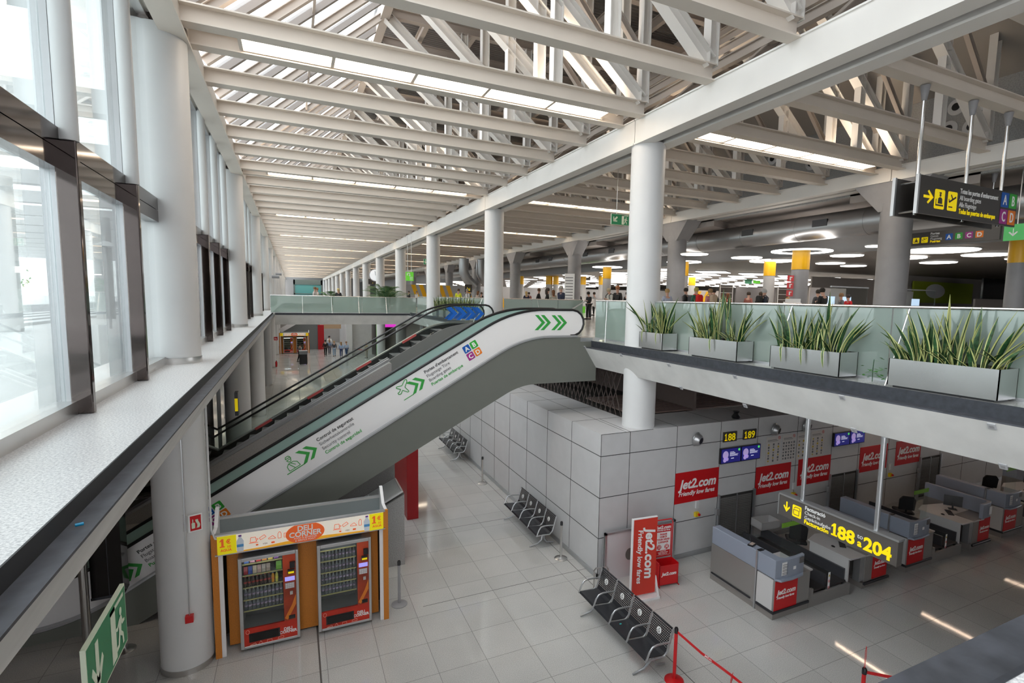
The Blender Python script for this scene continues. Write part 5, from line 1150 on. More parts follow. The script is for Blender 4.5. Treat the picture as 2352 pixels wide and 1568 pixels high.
decal(t, 'arrow', stroke([(w_ * .2, h * .6), (w_ * .2, h * .85), (w_ * .5, h * .85), (w_ * .5, h * .6)], .05) + [[(w_ * .35, h * .65), (w_ * .65, h * .65), (w_ * .5, h * .5)]], (0, -.003, 0), XR, ZU, TXTW); decal(t, 'print', [rect(w_ * .5, h * (.1 + .08 * i), w_ * .9, h * (.13 + .08 * i)) for i in range(5)], (0, -.003, 0), XR, ZU, TXTW)
gs = thing('hanging_board', 'pale green sign with a down arrow at the right edge', 'sign', (18.9, 8.36, 8.66), -math.pi / 2); PGM = mat('pale_green_sign', (.08, .45, .12), .5, emit=(.1, .5, .15), es=.2)
B('panel', PGM, (0, 1.5, 0, .06, 0, .46), gs); MB().tube([(.3, .03, .46), (.3, .03, 2.0)], .015).tube([(1.2, .03, .46), (1.2, .03, 2.0)], .015).build('rod', STEEL, gs); decal(gs, 'arrow', xf(arrow(.08), .12, .12, .22), (0, -.003, 0), XR, ZU, TXTW); decal(gs, 'symbol', stroke(circ(.55, .3, .06, 10), .01) + stroke(circ(.62, .15, .05, 10), .01), (0, -.003, 0), XR, ZU, TXTW)
hungsign('black hanging sign with small white and yellow lettering over the security hall', 1326, 635, 1356, 644, 45, SIGNK, ('Control', 'Gates'), tm=YEL, up=9.0)
hungsign('small green exit sign in the security hall', 1712, 641, 1727, 652, 38, GREEN, (), up=9.0); hungsign('small lime sign beside the green exit sign in the security hall', 1731, 643, 1746, 651, 38, LIME, (), up=9.0)
hungsign('black sign with yellow arrow by the grey partition', 1068, 653, 1084, 671, 50, SIGNK, ('↘',), tm=YEL, up=None)
# fire sign and call point on the left column, conduits
fs = thing('fire_sign', 'red folded fire alarm sign on the lower left column', 'sign', (XL + .18, 10.8 - .43, 0)); za = 2.62
decal(fs, 'right_leaf', [rect(0, za, .20, za + .30)], (0, -.06, 0), Vector((1, .35, 0)), ZU, TXTW, .01); decal(fs, 'red_field', [rect(.02, za + .02, .18, za + .28)], Vector((0, -.06, 0)) + Vector((.35, -1, 0)).normalized() * .012, Vector((1, .35, 0)), ZU, RED, .002)
decal(fs, 'hand_symbol', flatp([rrect(.04, za + .06, .09, za + .16, .01), line2((.06, za + .14), (.06, za + .22), .012)], [[(.11 + .015 * math.sin(k), za + .06 + k * .03) for k in range(6)] + [(.15 + .015 * math.sin(k), za + .06 + k * .03) for k in range(5, -1, -1)]]), Vector((0, -.06, 0)) + Vector((.35, -1, 0)).normalized() * .016, Vector((1, .35, 0)), ZU, EXITW, .002)
decal(fs, 'left_leaf', [rect(-.16, za, 0, za + .30)], (0, -.06, 0), Vector((1, -1.6, 0)).normalized() * -1 if 0 else Vector((.7, -.75, 0)), ZU, TXTW, .01)
cp = thing('call_point', 'small red fire call box on the lower left column with a thin conduit above', 'fire call point', (XL + .12, 10.8 - .44, 1.0)); B('box', RED, (-.06, .06, -.05, .04, 0, .12), cp); MB().tube([(0, 0, .12), (0, 0, 3.9)], .008, 6).build('conduit', ALU, cp)
cdt = tag(MB().tube([(0, 0, 0), (0, 0, -2.3), (.06, -.05, -2.45), (.26, .05, -2.55)], .018, 8).build('conduit', WHITE, smooth=True), 'white cable conduit down the right side of the lower left column to the kiosk', 'conduit'); cdt.location = (XL + .45, 10.8 - .1, 4.75)
# ledge trinket, brackets on the fascia, extinguishers
lt_ = tag(MB().tube([(0, 0, 0), (.035, .012, 0)], .009, 12).build('lighter', mat('lighter_blue', (.0, .22, .42), .25), smooth=True), 'small blue lighter lying on the dusty steel edge', 'lighter'); q = atZ(172, 1206, 5.412); lt_.location = q
sc_pts = [(1344, 797, 0), (1427, 815, 1), (1537, 838, 1), (1689, 865, 1), (1935, 912, 1), (2279, 978, 1), (1361, 842, 0), (1451, 864, 0), (1565, 890, 0), (1712, 931, 0), (1962, 987, 0), (2305, 1070, 0)]
fa = Vector((7.25, 0, 5.39)); fd = Vector((.37, 0, -.56))
nrm = fa.cross(Vector((0, 1, 0)))
fn = Vector((.56, 0, .37)).normalized()
first = None
for px, py, _ in sc_pts:
    d = ray(px, py); t = (fa - Vector((0, 0, CH))).dot(fn) / d.dot(fn); p = Vector((0, 0, CH)) + d * t
    if first is None:
        first = thing('cable_bracket', 'small white square bracket on the concrete fascia', 'bracket', group='square brackets along the concrete fascia')
        MB().box(-.04, .04, -.04, .04, -.005, .012).build('plate', mat('bracket_grey', (.42, .42, .44), .4), first); MB().box(-.022, .022, -.02, .02, .012, .016).build('slot', GREYC, first); o = first
    else: o = copy_tree(first)
    o.matrix_world = Matrix.Translation(p - fn * .004) @ (-fn).to_track_quat('Z', 'Y').to_matrix().to_4x4()
def exting(lab, x, y, z, s=1):
    r = thing('fire_extinguisher', lab, 'fire extinguisher', (x, y, z)); MB().lathe([(.075 * s, 0), (.08 * s, .05), (.08 * s, .42), (.05 * s, .5), (.02, .52)], n=16).build('cylinder', RED, r, smooth=True); MB().box(-.02, .05, -.02, .02, .52, .58).tube([(.04, 0, .54), (.1, 0, .45), (.09, 0, .15)], .012, 6).build('valve', BLACK, r)
q = atZ(628, 845, 0); exting('red fire extinguisher by the left columns of the lower hall', -1.45, q.y, .1)
exting('tall red fire extinguisher beside the second big white column', 8.55, 22.3, 5.7, 1.5)
# ================================================================ SECURITY HALL (right, upper floor)
UZ = 5.578
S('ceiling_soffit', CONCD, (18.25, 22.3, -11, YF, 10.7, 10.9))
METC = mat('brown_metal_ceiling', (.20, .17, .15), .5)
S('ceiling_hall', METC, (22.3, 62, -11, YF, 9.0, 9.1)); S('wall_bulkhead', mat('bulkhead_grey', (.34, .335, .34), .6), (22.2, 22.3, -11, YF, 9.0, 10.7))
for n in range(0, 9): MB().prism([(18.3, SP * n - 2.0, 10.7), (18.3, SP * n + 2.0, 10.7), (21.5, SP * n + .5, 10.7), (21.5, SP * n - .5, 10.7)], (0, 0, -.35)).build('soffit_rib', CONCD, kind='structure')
S('wall_far_east', mat('hall_wall_beige', (.27, .25, .235), .6), (61, 61.3, -11, YF, UZ, 9)); 
# big round duct
DU = mat('duct_steel', (.42, .42, .43), .34, metal=.9, bump=.15, nscale=.8)
du = thing('ventilation_duct', 'big round silver air duct running under the concrete soffit', 'duct', (19.9, 0, 9.9))
MB().tube([(0, y, 0) for y in range(-8, 78, 3)], .52, 40).build('duct_run', DU, du, smooth=True)
for y in range(-8, 76, 3): MB().tube([(0, y, 0), (0, y + .06, 0)], .53, 40).build('seam_ring', DU, du, smooth=True)
for (px, py) in ((2105, 500), (1883, 527), (1717, 547), (1405, 583), (1345, 590), (1265, 600), (1235, 603)):
    p = atX(px, py, 19.42); B('outlet_grille', mat('outlet_dark', (.05, .05, .055), .5), (-.54, -.40, p.y - .33, p.y + .33, -.05, .22), du)
bd_ = thing('duct_bends', 'pair of silver duct elbows rising to the roof far along the columns', 'duct', (atY(1085, 600, 52).x, 52, 0))
for dx in (-.9, .9): MB().tube([(dx, 0, 10.6), (dx, 0, 9.2), (dx + .4, 0, 8.5), (dx + 1.2, 0, 7.8)], .5, 20).build('elbow', DU, bd_, smooth=True)
# yellow collared columns, each with a lamp ring
YC = mat('yellow_collar', (.80, .42, .0), .35); PCOL = mat('pale_column', (.46, .44, .43), .6)
def ring_(ri, ro, z0, z1, n=40):
    mb = MB(); vs = []
    for k in range(n):
        c, s = math.cos(2 * math.pi * k / n), math.sin(2 * math.pi * k / n); vs += [(ri * c, ri * s, z0), (ro * c, ro * s, z0), (ro * c, ro * s, z1), (ri * c, ri * s, z1)]
    fs = []
    for k in range(n):
        a, b = 4 * k, 4 * ((k + 1) % n)
        for q in range(4): fs.append((a + q, a + (q + 1) % 4, b + (q + 1) % 4, b + q))
    return mb.add(vs, fs)
def hallcol(px, py, wpx, nm, ring=True, col=None):
    p = atZ(px, py, 9.0); d = ray(px, py).normalized(); dep = Vector((p.x, p.y, p.z - CH)).length / math.sqrt(1 + ((px - CX) ** 2 + (py - CY) ** 2) / FPX ** 2)
    rr = max(.28, min(.6, wpx * dep / FPX / 2)); r = thing('hall_column', nm, 'column', (p.x, p.y, UZ))
    MB().lathe([(rr * .96, 0), (rr * .96, 2.62)], n=28).build('shaft', col or PCOL, r, smooth=True); MB().lathe([(rr, 2.60), (rr, 3.42)], n=28).build('yellow_collar', YC, r, smooth=True)
    if ring: ring_(rr * 2.5, rr * 3.4, 3.36, 3.40).build('lamp_ring', LAMPO, r)
    return r, rr
c1, r1 = hallcol(1841, 575, 38, 'pale hall column with yellow collar and notices, nearest of its kind', col=GREYC)
c2, r2 = hallcol(1769, 598, 26, 'pale hall column with yellow collar left of the one with notices'); hallcol(1395, 612, 20, 'hall column with yellow collar and two small cameras, behind the walking people'); hallcol(1571, 600, 14, 'slim hall column with yellow collar just right of the grey capital column')
hallcol(2073, 590, 22, 'hall column with yellow collar under the dark gate sign', col=GREYC); hallcol(2345, 545, 34, 'hall column with yellow collar cut by the right edge', col=GREYC, ring=False)
for i, px in enumerate((1197, 1277, 1262, 1340, 1382, 1590, 1447)): hallcol(px, 634, 10 + (i % 3) * 3, 'far slim hall column with a yellow collar', ring=False)['group' if 0 else 0]['group'] = 'far slim hall columns with yellow collars' if 1 else 0
pn = c1; q = Vector((c1.location.x, c1.location.y, 0)); dd = -q.normalized(); rt = Vector((-dd.y, dd.x, 0))
sg = thing('column_notices', 'red fire symbols and a large white notice on the hall column', 'notice', (q.x + dd.x * (r1 + .02), q.y + dd.y * (r1 + .02), UZ))
R_ = tuple(rt); 
decal(sg, 'white_notice', [rect(-.5, .25, .1, 1.35)], (0, 0, 0), R_, ZU, TXTW)
decal(sg, 'print', [rect(-.45, .4 + .12 * i, .02, .43 + .12 * i) for i in range(7)], tuple(-0 * rt + dd * .01), R_, ZU, TXTGR)
for i, z in enumerate((1.45, 1.78, 2.08)): decal(sg, 'red_symbol', [rect(-.48, z, -.22, z + .26)], (0, 0, 0), R_, ZU, RED); decal(sg, 'mark', [rect(-.38, z + .05, -.33, z + .2), rect(-.38, z + .16, -.28, z + .2)], tuple(dd * .008), R_, ZU, TXTW)
cn = thing('column_notice', 'white notice on the grey capital column beyond the gap', 'notice', (X3 - .33, 32.4 - .36, UZ)); decal(cn, 'sheet', [rect(-.55, .9, .15, 2.9)], (0, 0, 0), (.75, -.66, 0), ZU, TXTW); decal(cn, 'print', [rect(-.48, 1.2 + .2 * i, .05, 1.25 + .2 * i) for i in range(8)], (-.008, -.008, 0), (.75, -.66, 0), ZU, TXTGR)
# round ceiling lamps
discs = [(2160, 573, 84, 7), (1830, 575, 0, 0), (1715, 590, 36, 4), (1760, 597, 0, 0), (1796, 597, 40, 4), (2265, 583, 54, 4), (1945, 585, 38, 3), (2155, 601, 42, 3), (1907, 603, 34, 3), (2340, 592, 30, 4), (1595, 582, 32, 3), (1960, 609, 30, 2), (2010, 563, 22, 3)]
k = 0; LD = {}
for (px, py, hw, hh) in discs:
    if not hw: continue
    p = atZ(px, py, 8.99); p2 = atZ(px + hw, py, 8.99); rr = (p2 - p).length
    t = thing('round_ceiling_lamp', ['largest oval ceiling lamp, below the dark gate sign', 'round ceiling lamp over the lined hall columns, %d' % k][0] if k == 0 else 'round flat lamp in the brown metal ceiling of the security hall', 'light', (p.x, p.y, 8.93), 0, None if k == 0 else 'round lamps in the brown metal ceiling')
    MB().lathe([(rr, .03), (rr * .97, 0)], n=36).build('diffuser', LAMPO, t); MB().lathe([(rr * 1.02, .07), (rr * 1.02, .032)], n=36).build('rim', WHITE, t); k += 1
# fabric of big diamond lamps further back
mbx = None
for i in range(9):
    for j in range(9):
        x = 24 + i * 4.2 + (j % 2) * 2.1; y = 30 + j * 3.2
        if x > 58: continue
        if mbx is None:
            t = thing('diamond_ceiling_lamp', 'large diamond-shaped lamp in the far security ceiling', 'light', (x, y, 8.9), 0, 'diamond lamps in the far security ceiling')
            MB().prism([(-1.7, 0, 0), (0, -1.15, 0), (1.7, 0, 0), (0, 1.15, 0)], (0, 0, .04)).build('diffuser', LAMPO, t); MB().prism([(-1.75, 0, .04), (0, -1.2, .04), (1.75, 0, .04), (0, 1.2, .04)], (0, 0, .05)).build('rim', GREYC, t); mbx = t
        else: inst(mbx, (x, y, 8.9), mbx['label'])
for i in range(6):
    for j in range(8): inst(mbx, (21.5 + i * 4.4 + (j % 2) * 2.2, 62 + j * 5.5, 8.9), mbx['label'])
# partitions and far walls
def pwall(name, px0, px1, Y, z1, m, lab=None, cat=None, z0=UZ):
    a = atY(px0, 690, Y).x; b = atY(px1, 690, Y).x; o = MB().box(0, b - a, 0, .12, 0, z1 - z0).build(name, m); o.location = (a, Y, z0)
    if lab: tag(o, lab, cat)
    else: o['kind'] = 'structure'
    return o, b - a
GP = mat('partition_grey', (.36, .36, .37), .6); BE = mat('partition_beige', (.48, .43, .40), .5)
o, L_ = pwall('partition', 930, 1150, 62, 8.1, GP, 'low grey partition wall with yellow slanted bands', 'partition')
for i in range(4): decal(o, 'yellow_band', [[(x_, 0), (x_ + .5, 0), (x_ - .4, 2.5), (x_ - .9, 2.5)] for x_ in (1.6 + i * 3.2, 2.5 + i * 3.2)], (0, -.01, 0), XR, ZU, YC)
S('wall_hall_back', mat('hall_back_wall', (.36, .35, .35), .6), (23, 62, 64, 64.3, UZ, 8.2)); 
o, L_ = pwall('wall_panel_band', 1440, 1560, 60, 8.2, GP)
decal(o, 'yellow_band', [[(x_, 0), (x_ + .9, 0), (x_ + 2.6, 2.5), (x_ + 1.7, 2.5)] for x_ in (.5, 2.2)], (0, -.01, 0), XR, ZU, YC)
o, L_ = pwall('wall_panel_band', 1575, 1650, 52, 8.2, BE); decal(o, 'yellow_band', [[(x_, 0), (x_ + .8, 0), (x_ + 2.2, 2.5), (x_ + 1.4, 2.5)] for x_ in (.3, 1.9)], (0, -.01, 0), XR, ZU, YC)
for (a, b) in ((1652, 1682), (1785, 1822)):
    o, L_ = pwall('glazed_screen', a, b, 36, 8.3, mat('dark_glazing', (.06, .05, .045), .15)); o['kind'] = 'structure'
    mb = MB()
    for i in range(6): mb.box(0, L_, -.02, 0, .5 * i, .5 * i + .04)
    mb.box(0, .08, -.03, 0, 0, 2.7).box(L_ - .08, L_, -.03, 0, 0, 2.7).build('frame', PCOL, o)
pwall('wall_hall_a', 1862, 2010, 26, 8.7, BE); pwall('wall_hall_b', 1690, 1780, 44, 8.5, mat('dark_wall', (.09, .08, .08), .6)); pwall('wall_hall_c', 2080, 2352 + 60, 24, 9.0, mat('wall_mid', (.36, .33, .31), .6))
o, L_ = pwall('wall_mural', 2096, 2232, 23.8, 8.6, mat('mural_green', (.34, .42, .02), .5), 'yellow-green wall mural behind the glass kiosk', 'mural', z0=7.0); decal(o, 'pale_map_patch', [circ(L_ * .35, .9, L_ * .16, 18, .55)], (0, -.01, 0), XR, ZU, TXTW)
pwall('lift_front', 2240, 2330, 20, 7.3, mat('lift_beige', (.45, .40, .37), .35)); pwall('dark_glass', 2255, 2335, 20.5, 8.8, mat('dark_glazing2', (.02, .02, .022), .1), z0=7.35)
# glass kiosks
def gkiosk(px0, px1, Y, lab):
    a = atY(px0, 690, Y).x; b = atY(px1, 690, Y).x; r = thing('glass_booth', lab, 'booth', (a, Y, UZ)); w_ = b - a
    B('glass_wall', CGL, (0, w_, 0, .04, 0, 2.0), r); B('top_rail', ALU, (-.02, w_ + .02, -.03, .07, 2.0, 2.06), r); B('yellow_base', mat('booth_yellow', (.45, .36, .10), .5), (0, w_, .06, .1, 0, .5), r)
    for k in range(2): B('screen_glow', mat('booth_screen', (.5, .6, .75), .4, emit=(.6, .75, 1), es=.9), (w_ * (.1 + .45 * k), w_ * (.35 + .45 * k), .5, .52, 1.1, 1.55), r)
    B('rear_panel', BE, (0, w_, 1.2, 1.25, 0, 2.0), r)
gkiosk(1908, 1992, 17.5, 'glass booth with pale screens left of the grey capital column'); gkiosk(2076, 2148, 17.5, 'glass booth right of the grey capital column')
# security gates and counters
gt = thing('entry_gate', 'low pale entry gate with a small green light in the security hall', 'gate', (24, 30, UZ), 0, 'entry gates of the security hall')
MB().prism([(0, 0, 0), (1.2, 0, 0), (1.3, 0, .7), (.9, 0, 1.02), (.1, 0, 1.0)], (0, .25, 0)).build('housing', mat('gate_pale', (.50, .48, .45), .4), gt); MB().lathe([(.05, 1.05), (.05, 1.12)], c=(.5, .12, 0), n=10).build('green_light', mat('green_led', (.1, .9, .4), .4, emit=(.1, 1, .4), es=4), gt); B('flap', CGL, (.4, 1.0, .25, .26, .3, 1.1), gt)
for i in range(1, 13): inst(gt, (24 + (i % 7) * 1.6, 30 + (i // 7) * 6, UZ), gt['label'])
o, L_ = pwall('counter', 1290, 1345, 40, UZ + 1.1, mat('lime_counter', (.10, .38, .02), .5, emit=(.1, .4, .02), es=.3), 'lime green fronted counter right of the notice column', 'counter'); pwall('counter', 1262, 1285, 40.2, UZ + 1.1, mat('counter_white', (.6, .6, .6), .5), 'white and lime counter left of the notice column', 'counter'); pwall('reception_desk', 1180, 1235, 34, UZ + 1.0, GP, 'grey desk behind the woman in dark blue', 'desk')
ks = thing('self_service_reader', 'white tilted reader panel beside the man in the mustard jacket', 'reader', (c1.location.x - 1.0, c1.location.y - 1.0, UZ)); MB().prism([(-.5, 0, .85), (.5, 0, .85), (.5, .5, 1.15), (-.5, .5, 1.15)], (0, 0, .06)).build('panel', CLAD, ks); B('screen', BLACK, (-.25, .15, .08, .12, .99, 1.0), ks); B('leg', GREYC, (-.1, .1, .1, .3, 0, .95), ks)
for i, (px, yv, lb_) in enumerate(((1355, 30, 'white sloping reader panels left of the backpack queue'), (1385, 27, 'second set of white sloping reader panels'))):
    p = atY(px, 690, yv); k_ = thing('reader_panel', lb_, 'reader', (p.x, yv, UZ)); MB().prism([(-.6, 0, .7), (.6, 0, .7), (.9, .5, 1.15), (-.3, .5, 1.15)], (0, 0, .05)).build('panel', CLAD, k_); B('slot', BLACK, (-.2, .3, .1, .14, .86, .90), k_); B('leg', GREYC, (-.1, .2, .1, .3, 0, .8), k_)
# platform clock, chevron signs
ckp = atY(862, 632, 55); cl = thing('station_clock', 'round double clock with white face on the row of columns', 'clock', (ckp.x, 55, ckp.z)); q = MB().lathe([(.62, 0), (.62, .2)], n=32).build('case', GREYC, cl); q.rotation_euler = (math.radians(90), 0, 0)
q = MB().lathe([(.56, .2), (.56, .205)], n=32).build('face', mat('clock_face', (.85, .87, .9), .4, emit=(.9, .95, 1), es=.3), cl); q.rotation_euler = (math.radians(90), 0, 0); MB().bar((0, -.22, 0), (.3, -.22, .12), .03, .04).bar((0, -.22, 0), (-.08, -.22, .42), .03, .03).build('hands', BLACK, cl)
t, w_, h = hungsign('black and yellow hanging sign beyond the clock', 846, 640, 866, 653, 58, SIGNK, ('.',), tm=YEL, up=10.6)
# ================================================================ PEOPLE
SKIN = mat('skin', (.52, .30, .22), .5)
def skinmesh(name, pts, edges, rad, m, root=0):
    me = bpy.data.meshes.new(name); me.from_pydata(pts, edges, []); me.materials.append(m); o = bpy.data.objects.new(name, me); sc.collection.objects.link(o)
    sk = o.modifiers.new('skin', 'SKIN'); sk.use_smooth_shade = True
    for i, r_ in enumerate(rad): me.skin_vertices[0].data[i].radius = (r_, r_) if not isinstance(r_, tuple) else r_; me.skin_vertices[0].data[i].use_root = (i == root)
    sb = o.modifiers.new('sub', 'SUBSURF'); sb.levels = 1; sb.render_levels = 1
    return o
def template(pose, skirt=False):
    st = .26 if pose == 'walk' else .06; sw = .16 if pose == 'walk' else .03; el = .0
    P = dict(pel=(0, 0, .94), sp=(0, .0, 1.12), ch=(0, .01, 1.32), nk=(0, .01, 1.45), hd0=(0, -.01, 1.55), hd1=(0, -.02, 1.66),
             sl=(-.17, .01, 1.38), sr=(.17, .01, 1.38), ell=(-.23, sw * .5 + .02, 1.12), elr=(.23, -sw * .5 + .02, 1.12), hl=(-.22, sw - .10, .90), hr=(.22, -sw - .10, .90), fl=(-.21, sw - .12, .82), fr=(.21, -sw - .12, .82),
             hpl=(-.09, 0, .90), hpr=(.09, 0, .90), kl=(-.10, -st * .5 - .02, .50), kr=(.10, st * .4 - .02, .50), al=(-.10, -st * .7, .08), ar=(.10, st + .0, .10), tl=(-.11, -st * .7 - .15, .035), trr=(.11, st - .14, .035))
    if pose == 'phone': P['ell'] = (-.22, -.02, 1.12); P['hl'] = (-.08, -.26, 1.20); P['fl'] = (-.02, -.30, 1.24); P['elr'] = (.22, -.02, 1.12); P['hr'] = (.08, -.26, 1.18); P['fr'] = (.03, -.30, 1.22); P['hd0'] = (0, -.03, 1.54); P['hd1'] = (0, -.07, 1.64)
    def mk(name, keys, ed, rad, m): return skinmesh(name, [P[k] for k in keys], [(keys.index(a), keys.index(b)) for a, b in ed], rad, m)
    kb = ['pel', 'sp', 'ch', 'nk', 'hd0', 'hd1', 'sl', 'sr', 'ell', 'elr', 'hl', 'hr', 'fl', 'fr', 'hpl', 'hpr', 'kl', 'kr', 'al', 'ar', 'tl', 'trr']
    body = mk('person', kb, [('pel', 'sp'), ('sp', 'ch'), ('ch', 'nk'), ('nk', 'hd0'), ('hd0', 'hd1'), ('ch', 'sl'), ('ch', 'sr'), ('sl', 'ell'), ('sr', 'elr'), ('ell', 'hl'), ('elr', 'hr'), ('hl', 'fl'), ('hr', 'fr'), ('pel', 'hpl'), ('pel', 'hpr'), ('hpl', 'kl'), ('hpr', 'kr'), ('kl', 'al'), ('kr', 'ar'), ('al', 'tl'), ('ar', 'trr')],
              [(.13, .09), (.12, .08), (.14, .09), .05, .085, .085, .05, .05, .036, .036, .026, .026, .022, .022, .075, .075, .05, .05, .035, .035, .03, .03], SKIN)
    ks = ['pel', 'sp', 'ch', 'nk', 'sl', 'sr', 'ell', 'elr', 'hl', 'hr']
    P2 = dict(P)
    for a, b, f_ in (('hl', 'ell', .75), ('hr', 'elr', .75)): P2[a] = tuple(P[b][i] + (P[a][i] - P[b][i]) * f_ for i in range(3))
    P2['nk'] = tuple(P['ch'][i] + (P['nk'][i] - P['ch'][i]) * .6 for i in range(3))
    sh = skinmesh('shirt', [P2[k] for k in ks], [(ks.index(a), ks.index(b)) for a, b in [('pel', 'sp'), ('sp', 'ch'), ('ch', 'nk'), ('ch', 'sl'), ('ch', 'sr'), ('sl', 'ell'), ('sr', 'elr'), ('ell', 'hl'), ('elr', 'hr')]], [(.17, .12), (.16, .11), (.19, .12), .075, .075, .075, .058, .058, .042, .042], TXTW)
    kt = ['pel', 'hpl', 'hpr', 'kl', 'kr', 'al', 'ar']; tt = mk('trousers', kt, [('pel', 'hpl'), ('pel', 'hpr'), ('hpl', 'kl'), ('hpr', 'kr'), ('kl', 'al'), ('kr', 'ar')], [(.15, .11), .10, .10, .075, .075, .055, .055], TXTK)
    hx, hy, hz = P['hd1']
    hr = MB().lathe([(.001, .125), (.06, .115), (.10, .07), (.108, .02), (.10, -.03), (.085, -.06)], c=(hx, hy + .018, hz - .01), n=14).build('hair', TXTK, smooth=True)
    shs = MB()
    for k in ('tl', 'trr'): x, y, z = P[k]; shs.box(x - .045, x + .045, y - .06, y + .2, 0, .075)
    shs = shs.build('shoes', BLACK, bevel=.02)
    face = MB(); face.add([(hx - .012, hy - .098, hz - .06), (hx + .012, hy - .098, hz - .06), (hx, hy - .118, hz - .055), (hx, hy - .09, hz - .01)], [(0, 1, 2), (0, 2, 3), (1, 3, 2)])
    fc = face.build('nose', SKIN)
    ey = MB(); [ey.box(hx + s * .033 - .009, hx + s * .033 + .009, hy - .094, hy - .085, hz - .015, hz - .004) for s in (-1, 1)]; ey.box(hx - .022, hx + .022, hy - .094, hy - .082, hz - .085, hz - .078)
    ey = ey.build('face_features', TXTGR)
    for o in (sh, tt, hr, shs, fc, ey): o.parent = body
    return body
T = {k: template(k) for k in ('stand', 'walk', 'phone')}
CL = {}
def cmat(c):
    if c not in CL: CL[c] = mat('cloth_%d' % len(CL), c, .8)
    return CL[c]
def person(pose, lab, loc, rz, shirt, trousers, hair=(.04, .025, .015), h=1.74, grp=None, long_hair=False, cap=None):
    o = copy_tree(T[pose]); o.location = loc; o.rotation_euler = (0, 0, rz); s = h / 1.76; o.scale = (s, s, s); tag(o, lab, 'person', grp)
    for ch in o.children:
        b = ch.name.split('.')[0]; c = {'shirt': shirt, 'trousers': trousers, 'hair': cap or hair}.get(b)
        if c: ch.material_slots[0].link = 'OBJECT'; ch.material_slots[0].material = cmat(c)
    if long_hair:
        q = MB().lathe([(.05, .0), (.085, .08), (.095, .2), (.09, .3)], c=(0, .045, 1.38), n=12).build('long_hair', cmat(hair), o, smooth=True)
    return o
def bag(p, lab, col, rz, loc, big=1):
    r = thing('backpack', lab, 'backpack', loc, rz); m = cmat(col)
    MB().prism([(-.15, .13, 1.0), (.15, .13, 1.0), (.15, .13, 1.38), (.09, .13, 1.45), (-.09, .13, 1.45), (-.15, .13, 1.38)], (0, .17 * big, 0)).build('pack', m, r, bevel=.03); MB().box(-.11, .11, .29, .34, 1.02, 1.22).build('pocket', m, r, bevel=.015)
    mb = MB()
    for s in (-1, 1): mb.tube([(s * .10, .14, 1.42), (s * .11, .0, 1.47), (s * .12, -.13, 1.36), (s * .13, -.1, 1.15), (s * .12, .14, 1.05)], .018, 6)
    mb.build('strap', m, r)
def at_up(px, pyhead, h):  # person whose head top is seen at (px, pyhead)
    q = atZ(px, pyhead, UZ + h); return (q.x, q.y, UZ)
def face_away(l): return math.atan2(l[1], l[0]) - math.pi / 2 + math.pi
NAVY = (.012, .016, .04); BLK = (.012, .012, .013); GRY = (.12, .12, .12)
